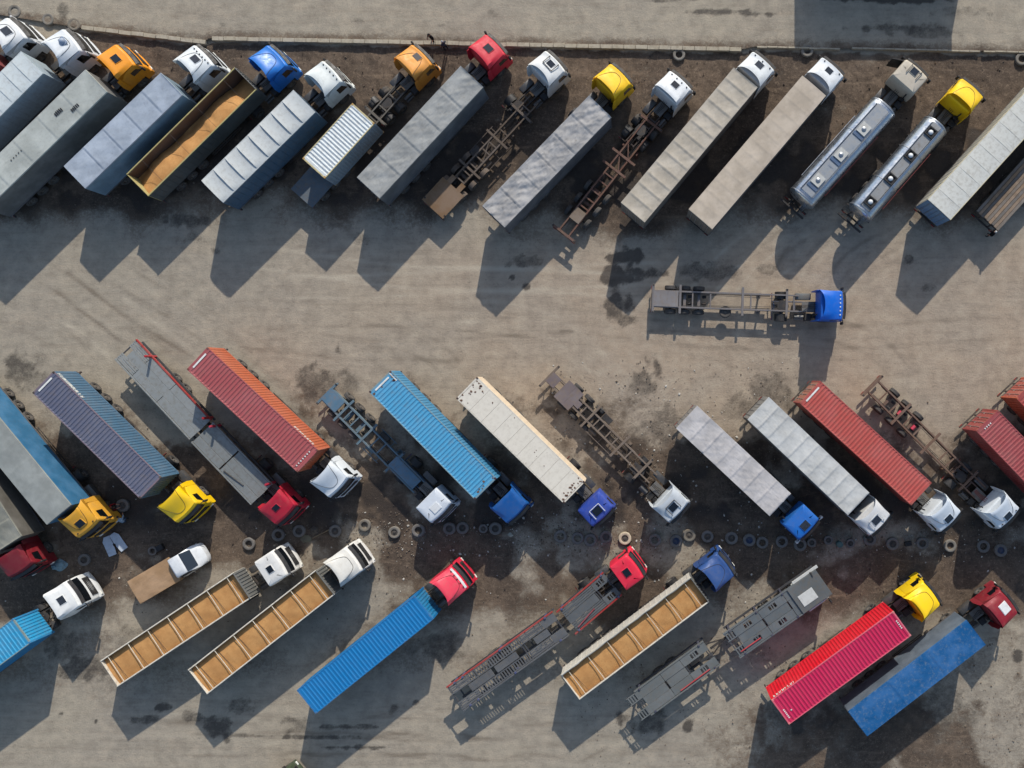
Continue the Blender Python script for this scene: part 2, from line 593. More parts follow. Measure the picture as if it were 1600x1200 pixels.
# ---------------------------------------------------------------- tractor frame
def build_tractor(root, F, c):
    build_cab(root, F, c)
    fcol = c.get('frame', (58, 55, 54))
    FM = paint(fcol, .6, .55, .2, .1, .2, .1, (118, 102, 84), .35, "frame")
    tand = c.get('tandem', False)
    rx = [-4.35, -5.65] if tand else [-4.7]
    xe = rx[-1] - .75
    m = MB()
    for s in (1, -1): m.box(xe, -.2, s * .36, s * .44, .72, .98, .01)
    for x in (-1.9, -2.7, -3.6, xe + .12, rx[0]): m.box(x - .06, x + .06, -.37, .37, .76, .94)
    m.box(-1.7, -.2, -.34, .34, .55, .93, .05)
    m.box(xe - .06, xe, -1.15, 1.15, .62, .78, .02)
    for x in rx: m.cyl((x, -.9, .5), (x, .9, .5), .09, 8)
    m.cyl((-1.05, -.9, .5), (-1.05, .9, .5), .07, 8)
    ch = obj('chassis', m, FM, root, F)
    obj('catwalk', MB().box(-3.0, -1.95, -.42, .42, 1.0, 1.03, .01), paint((120, 118, 114), .5, .5, .1, .4), ch)
    if not c.get('nofifth'):
        fw = MB()
        xk = rx[0] + (.1 if not tand else -.55)
        fw.loft([[(xk + .48 * math.cos(a), .46 * math.sin(a), z) for a in np.linspace(0, 2 * math.pi, 17)[:-1]] for z in (1.08, 1.14)])
        fw.box(xk - .75, xk - .3, -.4, -.14, 1.05, 1.12, .01).box(xk - .75, xk - .3, .14, .4, 1.05, 1.12, .01).box(xk - .3, xk + .3, -.5, .5, .97, 1.09)
        obj('fifth_wheel', fw, FRAME_DK, ch)
    tm = paint(c.get('tank', (92, 92, 92)), .4, .5, 0, .5)
    t = MB()
    rg = []
    for x in (-3.55, -3.5, -2.3, -2.25):
        k = .04 if x in (-3.55, -2.25) else 0
        rg.append([(x, .86 + (.29 - k) * max(-.95, min(.95, 1.25 * math.cos(a))), .72 + (.29 - k) * max(-.95, min(.95, 1.25 * math.sin(a)))) for a in np.linspace(0, 2 * math.pi, 17)[:-1]])
    t.loft(rg)
    obj('fuel_tank', t, tm, ch, None, 40)
    bb = MB().box(-2.75, -2.2, -1.15, -.55, .5, 1.0, .04)
    obj('battery_box', bb, BLACKP, ch)
    for k, (yy, zz) in enumerate(((-.98, .62), (-.7, .62), (-.84, .9))):
        obj('air_tank', MB().cyl((-3.6, yy, zz), (-2.85, yy, zz), .13, 12), tm, ch, None, 40)
    ex = MB().box(-2.15, -1.9, -.95, -.55, .6, 1.3, .05).cyl((-2.05, -.75, 1.2), (-2.05, -.75, 2.4), .06, 8)
    obj('air_intake', ex, BLACKP, ch)
    hoses = MB()
    for k in range(3):
        p = [Vector((-1.95, -.15 + .15 * k, 1.7)), Vector((-2.25, -.12 + .14 * k, 1.2 - .05 * k)), Vector((-2.7, -.1 + .1 * k, 1.25)), Vector((-3.1, -.1 + .1 * k, 1.45))]
        for a, b in zip(p, p[1:]): hoses.cyl(a, b, .022, 6)
    obj('air_hose', hoses, BLACKP if not c.get('redhose') else paint((150, 30, 30)), ch)
    for s in (1, -1):
        wheel(root, F, -1.05, s * 1.05)
        obj('front_mudguard', mudguard_mesh(.57, .34, 0, 180), BLACKP, ch, Matrix.Translation((-1.05, s * 1.05, .5)))
        for x in rx:
            wheel(root, F, x, s * .93, .5, .56)
            if c.get('mud', True): obj('mudguard', mudguard_mesh(.57, .6, 95 if tand and x == rx[0] else 20, 85 if tand and x == rx[1] else 160), BLACKP, ch, Matrix.Translation((x, s * .93, .5)))
        obj('tail_lamp', MB().box(xe - .09, xe - .06, s * .85, s * 1.12, .63, .76), TAILR, ch)


# ---------------------------------------------------------------- trailers
def running_gear(root, F, xs, y=1.02, W=.38, mud=False, mmat=None):
    for x in xs:
        for s in (1, -1):
            wheel(root, F, x, s * y, .5, W)
            if mud: obj('mudguard', mudguard_mesh(.57, W + .04, 30, 150), mmat or BLACKP, root, F @ Matrix.Translation((x, s * y, .5)))


def under_frame(root, F, L, zb, col=(60, 56, 54), name='trailer_frame', xs=(2.3, 3.6, 4.9)):
    FM = paint(col, .65, .55, .25, .1, .2, .1, (118, 102, 84), .3, "frame")
    m = MB()
    for s in (1, -1): m.box(.1, L - .1, s * .42, s * .54, zb - .32, zb - .02, .01)
    for x in np.arange(.5, L - .2, 1.1): m.box(x - .05, x + .05, -1.2, 1.2, zb - .16, zb - .03)
    for x in xs: m.cyl((x, -.9, .5), (x, .9, .5), .08, 8)
    for x in xs:
        for s in (1, -1): m.box(x - .1, x + .1, s * .44, s * .52, .45, zb - .3)
    fr = obj(name, m, FM, root, F)
    b = MB().box(-.02, .1, -1.2, 1.2, .5, .66, .02).box(.02, .1, -.6, -.5, .6, zb).box(.02, .1, .5, .6, .6, zb)
    obj('rear_bumper', b, FM, fr)
    for s in (1, -1):
        obj('tail_lamp', MB().box(-.05, -.022, s * .8, s * 1.15, .52, .64), TAILR, fr)
        obj('landing_leg', MB().box(L - 2.9, L - 2.75, s * .7, s * .85, .04, zb - .1).box(L - 3.0, L - 2.65, s * .62, s * .92, 0, .05), FM, fr)
        sg = MB().box(5.7, L - 3.4, s * 1.16, s * 1.2, .5, .6).box(5.7, L - 3.4, s * 1.16, s * 1.2, .8, .9)
        for x in np.arange(5.9, L - 3.4, 1.4): sg.box(x - .03, x + .03, s * 1.1, s * 1.16, .48, zb)
        if L > 10: obj('side_guard', sg, FM, fr)
    return fr


def tarp_roof(L, w, zt, n, sag, wr, seed, lap=.14, step=.02, crown=.03):
    nu = int(L / .09); nv = 25
    x = np.linspace(0, L, nu)[:, None] * np.ones((1, nv)); v = np.linspace(-1, 1, nv)[None, :] * np.ones((nu, 1))
    y = v * w / 2
    ph = (x / L * n) % 1.0
    edge = (1 - np.abs(v) ** 4); eds = (1 - np.abs(v) ** 14)
    z = zt + crown * (1 - v ** 2) - sag * 4 * ph * (1 - ph) * edge + step * 2.2 * (.5 - ph) * eds
    z = z - step * 1.6 * np.exp(-((ph - .97) / .025) ** 2) * eds * (x > .3) * (x < L - .2)
    c, s_ = math.cos(.6), math.sin(.6)
    z = z + wr * edge * ((fbm((x * c + y * s_) * .8, (y * c - x * s_) * 3.2, seed) - .5) + (fbm((x * c - y * s_) * .7 + 40, (y * c + x * s_) * 3.5, seed + 3) - .5))
    z = z + wr * .4 * (fbm(x * 2.2, y * 2.2, seed + 9, 3) - .5)
    pts = np.stack([x, y, z], -1)
    # turn the edges down
    rowL = pts[:, :1].copy(); rowL[:, :, 2] = zt - lap + .02 * (vnoise(x[:, :1] * 2, x[:, :1] * 0, seed)); rowL[:, :, 1] -= .012
    rowR = pts[:, -1:].copy(); rowR[:, :, 2] = rowL[:, :, 2]; rowR[:, :, 1] += .012
    pts = np.concatenate([rowL, pts, rowR], 1)
    e0 = pts[:1].copy(); e0[:, :, 2] = zt - lap; e0[:, :, 0] -= .012
    e1 = pts[-1:].copy(); e1[:, :, 2] = zt - lap; e1[:, :, 0] += .012
    return MB().grid(np.concatenate([e0, pts, e1], 0))


def side_sheet(L, zb, zt, s, w, rip, seed):
    nu = int(L / .1); nz = 8
    x = np.linspace(0, L, nu)[:, None] * np.ones((1, nz)); t = np.linspace(0, 1, nz)[None, :] * np.ones((nu, 1))
    y = s * (w / 2 - .02 + rip * (fbm(x * 2.2, t * .8, seed, 3) - .5) * 2 * (1 - t * .7))
    z = zb + (zt - zb) * t
    return MB().grid(np.stack([x, y, z], -1))


def box_body(root, F, t, L):
    zt = t.get('zt', 4.0); zb = t.get('zb', 1.2); w = t.get('w', 2.5)
    side = t['side']; roofc = t['roof']
    tarp = t.get('tarp', True)
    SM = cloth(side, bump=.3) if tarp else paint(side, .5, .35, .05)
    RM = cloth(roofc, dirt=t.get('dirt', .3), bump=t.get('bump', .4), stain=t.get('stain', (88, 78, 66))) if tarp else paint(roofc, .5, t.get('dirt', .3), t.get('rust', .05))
    body = obj('trailer_body', MB().box(0, L, -w / 2 + .02, w / 2 - .02, zb - .03, zb + .08).box(.0, .05, -w / 2 + .03, w / 2 - .03, zb, zt - .06).box(L - .05, L, -w / 2 + .03, w / 2 - .03, zb, zt - .06),
               paint(t.get('trim', side), .55, .4, .1), root, F)
    for i, s in enumerate((1, -1)):
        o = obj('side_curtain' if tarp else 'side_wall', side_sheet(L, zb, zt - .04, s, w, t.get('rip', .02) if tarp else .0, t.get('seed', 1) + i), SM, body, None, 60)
        if not tarp:
            rb = MB()
            for x in np.arange(.15, L, .6): rb.box(x, x + .05, s * (w / 2 - .03), s * (w / 2 + .004), zb + .05, zt - .08)
            obj('side_rib', rb, SM, body)
        obj('side_rail', MB().box(0, L, s * (w / 2 - .06), s * (w / 2 + .015), zb - .08, zb + .04, .01), paint(t.get('trim', (90, 90, 92)), .5, .4, .15), body)
    n = t.get('n', 8)
    if t.get('panels'):
        pl = L / n
        def mk():
            x = np.linspace(0, 1, 9)[:, None] * np.ones((1, 15)); v = np.linspace(-1, 1, 15)[None, :] * np.ones((9, 1))
            sg = t.get('sag', .03)
            z = .04 * (1 - v ** 2) - sg * 4 * x * (1 - x) * (1 - np.abs(v) ** 3) + .07 * (1 - x) * t.get('lapz', .6) * (1 - np.abs(v) ** 6)
            z = z + .012 * (fbm(x * 3, v * 3, t.get('seed', 1)) - .5)
            m = MB().shell(np.stack([x * (pl - .012) + .006, v * w / 2, z], -1), .03).mesh('roof_panel', 40); fix_normals(m); return m
        me = cached(('rp', pl, w, t.get('sag'), t.get('seed')), mk)
        for i in range(n):
            obj('roof_panel', me, RM, body, Matrix.Translation((i * pl, 0, zt - .03)))
        for s in (1, -1):
            obj('roof_rail', MB().box(0, L, s * (w / 2 - .05), s * (w / 2 + .01), zt - .12, zt - .02, .01), paint(t.get('railc', roofc), .45, .3, .05), body)
    else:
        obj('roof_tarpaulin', tarp_roof(L, w, zt, n, t.get('sag', .05), t.get('wr', .05), t.get('seed', 1), step=t.get('step', .02)), RM, body, None, 70)
        for i in range(n + 1):
            bx = MB().box(i * (L - .08) / n, i * (L - .08) / n + .06, -w / 2 + .05, w / 2 - .05, zt - .22, zt - .16)
            obj('roof_bow', bx, FRAME_DK, body)
    for s in (1, -1):
        d = obj('rear_door', MB().box(-.05, -.005, s * .01, s * (w / 2 - .04), zb + .02, zt - .1, .01), paint(t.get('door', side), .5, .35, .08), body)
        rr = MB()
        for yy in (.35, .85):
            rr.cyl((-.07, s * yy, zb + .05), (-.07, s * yy, zt - .12), .018, 6)
        obj('lock_rod', rr, ALU, body)
    if t.get('marks'):
        mk = MB(); rnd = random.Random(4)
        for gx, gy in ((6.6, -.55), (7.6, .1)):
            for i in range(5):
                mk.box(L - 3.1 + i * .16 - (gx - 6.6) * 1.2, L - 3.0 + i * .16 - (gx - 6.6) * 1.2, gy + .0, gy + .28 + .1 * rnd.random(), zt + .045, zt + .055)
        for i in range(5): mk.box(L - 9.4 + i * .28, L - 9.32 + i * .28, .1, .2, zt + .045, zt + .055)
        obj('roof_marking', mk, BLACKP, body)
    return body


def corr(L, pitch, depth, fn):
    """corrugation profile along x"""
    n = int(L / pitch); p = L / n; xs = []
    for i in range(n):
        a = i * p
        xs += [(a, 0), (a + p * .3, 0), (a + p * .45, -depth), (a + p * .85, -depth)]
    xs.append((L, 0))
    return xs


def build_container(M, c, label, group='shipping containers on the trucks'):
    L = c.get('L', 12.19); w = 2.44; h = c.get('h', 2.9)
    root = thing('shipping_container', M, label, 'container', group)
    rust = c.get('rust', .2)
    fd = c.get('fade', .1)
    RM = paint(c['roof'], .5, c.get('dirt', .3), rust, 0, .1, fd); SM = paint(c['side'], .5, c.get('dirt', .3), rust, 0, .1, fd)
    I = Matrix.Identity(4)
    fl = MB().box(.1, L - .1, -w / 2 + .06, w / 2 - .06, .05, .16)
    for s in (1, -1):
        fl.box(.02, L - .02, s * (w / 2 - .1), s * (w / 2 - .005), .02, .17)
    obj('base_frame', fl, SM, root, I)
    tr = MB()
    for s in (1, -1): tr.box(.1, L - .1, s * (w / 2 - .07), s * (w / 2), h - .1, h - .005)
    for x in (0.01, L - .13): tr.box(x, x + .12, -w / 2 + .1, w / 2 - .1, h - .12, h - .004)
    obj('top_rail', tr, paint(c.get('rail', c['roof']), .5, .4, rust), root, I)
    for x in (.0, L - .16):
        for s in (1, -1): obj('corner_post', MB().box(x + .005, x + .155, s * (w / 2 - .15), s * (w / 2 - .003), .1, h - .1), SM, root, I)
    castm = cached('cast', lambda: (lambda q: (fix_normals(q), q)[1])(MB().box(0, .178, 0, .162, 0, .118, .015).mesh('corner_casting')))
    for x in (-.004, L - .174):
        for y in (-w / 2 - .003, w / 2 - .159):
            for z in (0, h - .112): obj('corner_casting', castm, paint(c.get('cast', c['side']), .6, .5, .5), root, Matrix.Translation((x, y, z)))
    if c.get('reefer'):
        n = c.get('n', 9); pl = (L - .3) / n
        rp = cached(('reef', pl), lambda: (lambda q: (fix_normals(q), q)[1])(MB().box(.008, pl - .008, -w / 2 + .08, w / 2 - .08, -.05, .0, .008).mesh('roof_panel')))
        for i in range(n): obj('roof_panel', rp, RM, root, Matrix.Translation((.15 + i * pl, 0, h - .012)))
        obj('roof_core', MB().box(.1, L - .1, -w / 2 + .05, w / 2 - .05, h - .12, h - .06), SM, root, I)
    else:
        pr = corr(L - .5, c.get('rpitch', .3), c.get('rdepth', .035), None)
        ys = [-w / 2 + .06, -w / 2 + .12, w / 2 - .12, w / 2 - .06]
        pts = [[(x + .25, y, h - .012 + (d if 0 < k < 3 else 0)) for k, y in enumerate(ys)] for x, d in pr]
        pts = [[(.1, y, h - .014) for y in ys]] + pts + [[(L - .1, y, h - .014) for y in ys]]
        obj('roof', MB().grid(np.array(pts)), RM, root, I)
    pr = corr(L - .3, .28 if not c.get('reefer') else .6, .036 if not c.get('reefer') else .012, None)
    for s in (1, -1):
        obj('side_panel', MB().grid(np.array([[(x + .15, s * (w / 2 - .012 + d), z) for z in (.15, h - .09)] for x, d in pr])), SM, root, I)
    pr = corr(w - .28, .25, .04, None)
    obj('front_panel', MB().grid(np.array([[(L - .02 + d, -w / 2 + .14 + y, z) for z in (.12, h - .1)] for y, d in pr])), paint(c.get('front', c['side']), .5, .3, rust), root, I)
    DM = paint(c.get('door', c['side']), .5, .3, rust)
    for s in (1, -1):
        m = MB().box(.02, .07, s * .012, s * (w / 2 - .15), .14, h - .12, .01)
        for k in range(4): m.box(.005, .03, s * .08, s * (w / 2 - .22), .3 + k * (h - .6) / 4, .3 + (k + .72) * (h - .6) / 4, .01)
        obj('door', m, DM, root, I)
        for yy in (.28, .78):
            obj('lock_rod', MB().cyl((-.02, s * yy, .1), (-.02, s * yy, h - .1), .02, 6).box(-.035, .0, s * yy - .15, s * yy + .02, 1.15, 1.2), paint((165, 160, 150), .4, .4, .3), root, I)
    if c.get('bar'):
        obj('roof_marking', MB().box(.22, .36, -.75, .75, h - .004, h + .004), MARK, root, I)
    for (x0, s) in c.get('text', []):
        mk = MB(); rnd = random.Random(int(x0 * 10)); x = x0
        for i in range(8):
            wd = .14 + .05 * rnd.random(); yy = s * (w / 2 + .002)
            z0 = h - .55
            mk.box(x, x + .045, yy - .004, yy + .004, z0, z0 + .36)
            if rnd.random() < .8: mk.box(x + .045, x + wd, yy - .004, yy + .004, z0 + .3, z0 + .36)
            if rnd.random() < .7: mk.box(x + .045, x + wd, yy - .004, yy + .004, z0 + .14, z0 + .2)
            if rnd.random() < .5: mk.box(x + wd - .03, x + wd + .01, yy - .004, yy + .004, z0, z0 + .36)
            x += .28
        obj('side_lettering', mk, MARK, root, I)
    if c.get('chips'):
        rnd = random.Random(31); mk = MB()
        for i in range(c['chips']):
            x = rnd.choice((rnd.uniform(.15, 1.5), rnd.uniform(.15, 1.0), rnd.uniform(L - .6, L - .15), rnd.uniform(1, L - 1))); y = rnd.uniform(-1.08, 1.08); q = rnd.uniform(.03, .11) * (1 if x < 1.6 or x > L - 1 else .5)
            pol = [(x + q * rnd.uniform(.5, 1.4) * math.cos(a), y + q * rnd.uniform(.5, 1.2) * math.sin(a)) for a in np.linspace(0, 6.28, 8)[:-1]]
            mk.loft([[(a, b, h - .013) for a, b in pol], [(a, b, h + .003) for a, b in pol]])
        ob = obj('rust_spots', mk, paint((104, 74, 56), .9, .4, .3), root, I); ob['kind'] = 'stuff'
    for (x0, y0, n, dx, dy) in c.get('dots', []):
        mk = MB()
        for i in range(n): mk.box(x0 + dx * i, x0 + dx * i + .12, y0 + dy * i, y0 + dy * i + .09, h - .006, h + .004)
        obj('roof_lettering', mk, MARK, root, I)
    return root


def skeleton(root, F, L, t):
    """skeletal container chassis, frame origin at its rear end on the ground"""
    FM = paint(t.get('col', (78, 70, 64)), .7, .5, t.get('rust', .35), .1, .25, .12, t.get('dust', (140, 122, 102)), .3, "frame")
    zt = t.get('z', 1.2)
    m = MB(); g = t.get('goose', L - 2.6); yr = t.get('yr', .46)
    for s in (1, -1):
        m.box(.0, g, s * (yr - .07), s * (yr + .07), zt - .34, zt - .02, .012)
        m.box(g - .25, L, s * (yr - .06), s * (yr + .06), zt - .14, zt - .01, .01)
    fr = obj('trailer_frame', m, FM, root, F)
    for x in t.get('cross', np.arange(1.3, L, 1.25)):
        obj('crossmember', MB().box(x - .06, x + .06, -yr + .07, yr - .07, zt - .2, zt - .05, .01), FM, fr)
    for x in t.get('bolster', (.15, L * .5, L - .2)):
        b = MB().box(x - .1, x + .1, -1.2, 1.2, zt - .18, zt + .012, .015)
        bo = obj('bolster', b, FM, fr)
    for x in (t.get('bolster', (.15, L * .5, L - .2))[0], t.get('bolster', (.15, L * .5, L - .2))[-1]):
        for s in (1, -1): obj('twist_lock', MB().box(x - .07, x + .07, s * 1.05, s * 1.19, zt + .01, zt + .045, .02), FRAME_DK, fr)
    for (x0, x1, y0, y1) in t.get('plates', []):
        obj('deck_plate', MB().box(x0, x1, y0, y1, zt - .02, zt + .02, .006), paint(t.get('pcol', t.get('col', (78, 70, 64))), .75, .55, t.get('rust', .35), .1, .3, .2, (140, 122, 102), .25), fr)
    for (x0, y0, x1, y1) in t.get('brace', []):
        obj('brace', MB().bar((x0, y0, zt - .1), (x1, y1, zt - .1), .08, .08), FM, fr)
    xs = t.get('axles', (1.6, 2.95, 4.3))
    ax = MB()
    for x in xs:
        ax.cyl((x, -.85, .5), (x, .85, .5), .08, 8)
        for s in (1, -1): ax.box(x - .35, x + .35, s * (yr - .05), s * (yr + .05), .55, zt - .34)
    obj('axle', ax, FRAME_DK, fr)
    running_gear(root, F, xs, 1.0, .36, False)
    if t.get('fenders'):
        for x in xs:
            for s in (1, -1): obj('mudguard', mudguard_mesh(.58, .4, 35, 145), FM, fr, Matrix.Translation((x, s * 1.0, .5)))
    b = MB().box(-.06, .05, -1.18, 1.18, .5, .66, .02).box(0, .06, -.5, -.4, .6, zt - .05).box(0, .06, .4, .5, .6, zt - .05)
    obj('rear_bumper', b, FM, fr)
    for s in (1, -1):
        obj('tail_lamp', MB().box(-.085, -.062, s * .8, s * 1.12, .52, .64), TAILR, fr)
        obj('landing_leg', MB().box(g - .9, g - .75, s * .62, s * .77, .03, zt - .2).box(g - 1.0, g - .65, s * .54, s * .84, 0, .05), FM, fr)
        if t.get('guard', True):
            sg = MB().bar((5.4, s * 1.15, .8), (g - 1.4, s * 1.15, .8), .05, .12)
            for x in (5.6, (5.4 + g - 1.4) / 2, g - 1.6): sg.bar((x, s * .5, .9), (x, s * 1.15, .82), .05, .06)
            obj('side_guard', sg, FM, fr)
    if t.get('boxes', True):
        obj('tool_box', MB().box(5.6, 6.5, .58, 1.1, .5, .98, .03), FRAME_DK, fr)
        obj('air_tank', MB().cyl((5.5, -.8, .75), (6.3, -.8, .75), .16, 12), FM, fr, None, 40)
    cl = MB(); rnd = random.Random(int(L * 100))
    for s in (1, -1):
        cl.cyl((.6, s * (yr - .14), zt - .12), (g, s * (yr - .14), zt - .12), .03, 6)
        cl.cyl((xs[-1] + .3, s * (yr - .22), zt - .2), (g + .4, s * (yr - .3), zt - .12), .02, 6)
    obj('air_line', cl, BLACKP, fr)
    for x in xs:
        for s in (1, -1): obj('spring_brake', MB().cyl((x + .3, s * .3, .62), (x + .62, s * .3, .68), .12, 10), t.get('brk') or FRAME_DK, fr, None, 40)
        obj('suspension_plate', MB().box(x - .12, x + .12, -yr + .1, yr - .1, zt - .42, zt - .34, .01), FM, fr)
    if t.get('spare'):
        w_ = obj('spare_wheel', tyre_mesh(.5, .3, 20), RUBBER, root, F @ Matrix.Translation((t['spare'], -yr - .25, .86)) @ Matrix.Rotation(math.pi / 2, 4, 'X'))
        obj('rim', rim_mesh(.5, .3), RIM, w_)
    return fr


GRAIN = None


def grain_mat():
    global GRAIN
    if GRAIN: return GRAIN
    m, nt, bs = nodes_of("grain")
    tc = nt.nodes.new("ShaderNodeTexCoord"); v = tc.outputs["Object"]
    n1 = add_noise(nt, v, 1.1, 5); n2 = add_noise(nt, v, 60, 3); n3 = add_noise(nt, v, 5, 5)
    c = mixc(nt, ramp(nt, n1, .3, .7), lin(172, 126, 78), lin(188, 142, 90))
    c = mixc(nt, ramp(nt, n3, .5, .75, 0, .3), c, lin(154, 108, 64))
    c = mixc(nt, ramp(nt, n2, .55, .75, 0, .3), c, lin(140, 100, 58))
    nt.links.new(c, bs.inputs["Base Color"]); bs.inputs["Roughness"].default_value = .95
    bs.inputs["Specular IOR Level"].default_value = .1
    b = nt.nodes.new("ShaderNodeBump"); b.inputs["Strength"].default_value = .6; b.inputs["Distance"].default_value = .03
    nt.links.new(n2, b.inputs["Height"]); nt.links.new(b.outputs[0], bs.inputs["Normal"])
    GRAIN = m
    return m


def grain_body(root, F, t, L, Mw):
    zt = t.get('zt', 3.0); zb = 1.25; w = 2.5; lev = t.get('lev', 2.35)
    WM = paint(t.get('wall', (205, 200, 188)), .55, .4, .12); IM = paint(t.get('inner', (120, 92, 66)), .7, .5, .3)
    RM = paint(t.get('rail', (222, 214, 196)), .55, .45, .15)
    body = obj('trailer_body', MB().box(0, L, -w / 2 + .03, w / 2 - .03, zb - .06, zb + .02), WM, root, F)
    for s in (1, -1):
        wl = MB().box(.05, L - .05, s * (w / 2 - .05), s * (w / 2 - .01), zb + .03, zt - .05)
        for x in np.arange(.3, L - .1, .55): wl.box(x, x + .09, s * (w / 2 - .015), s * (w / 2 + .02), zb + .05, zt - .06)
        obj('side_wall', wl, WM, body)
        obj('wall_lining', MB().box(.06, L - .06, s * (w / 2 - .065), s * (w / 2 - .052), zb + .03, zt - .06), IM, body)
        obj('top_rail', MB().box(0, L, s * (w / 2 - .07), s * (w / 2 + .03), zt - .06, zt + .03, .02), RM, body)
        if t.get('roll') == s:
            pts = [Vector((x, s * (w / 2 - .02 + .02 * math.sin(x * 3.1)), zt + .07 + .02 * math.sin(x * 2.3))) for x in np.linspace(.1, L - .1, 40)]
            rl = MB(); rings = [[p + Vector((0, .085 * (1 + .15 * math.sin(i * 1.7)) * math.cos(a), .075 * math.sin(a))) for a in np.linspace(0, 2 * math.pi, 9)[:-1]] for i, p in enumerate(pts)]
            rl.loft(rings); obj('rolled_tarpaulin', rl, cloth(t.get('rollc', (176, 172, 160)), bump=.5), body, None, 60)
    FWM = paint(t.get('fwc', (104, 106, 104)), .6, .45, .1)
    obj('front_wall', MB().box(L - .06, L, -w / 2 + .02, w / 2 - .02, zb, zt + t.get('fw', .1), .01), FWM, body)
    for y in np.arange(-1.1, 1.11, .275): obj('front_rib', MB().box(L - .01, L + .06, y - .05, y + .05, zb, zt - .05, .01), FWM, body)
    obj('tail_gate', MB().box(0, .06, -w / 2 + .02, w / 2 - .02, zb, zt - .02, .01), RM, body)
    n = t.get('bars', 5)
    for i in range(n):
        x = L * (i + .55) / n if n < 6 else .7 + (L - 1.4) * i / (n - 1)
        obj('crossbar', MB().bar((x, -w / 2 + .06, zt - .02), (x, w / 2 - .06, zt - .02), .02 if t.get('thin') else .036, .02 if t.get('thin') else .05), FRAME_DK if t.get('thin') else RM, body)
        if t.get('chains', True):
            ch = MB().bar((x + .35, -w / 2 + .08, zt - .12), (x + .05, w / 2 - .08, lev + .08), .02, .02)
            obj('tie_rope', ch, FRAME_DK, body)
    nu, nv = int(L / .12), 22
    x = np.linspace(.07, L - .07, nu)[:, None] * np.ones((1, nv)); v = np.linspace(-1, 1, nv)[None, :] * np.ones((nu, 1)); y = v * (w / 2 - .075)
    sl = t.get('slope', 0)
    z = lev + .10 * (1 - v ** 2) + .07 * (fbm(x * .8, y * .9, t.get('seed', 3)) - .5) + .025 * (fbm(x * 3, y * 3, 5) - .5) - sl * np.clip(v * .5 + .5 + .25 * (fbm(x * .5, y * .1, 8) - .5) * 2, 0, 1) ** 1.5
    z = z - t.get('enddrop', .0) * sst(L - 2.6, L - .6, x)
    z = np.maximum(z, zb + .05)
    g = obj('grain_load', MB().shell(np.stack([x, y, z], -1), .02), grain_mat(), None, Mw, 70)
    tag(g, t['glabel'], 'grain', 'loads of grain in open trailers', 'stuff')
    return body


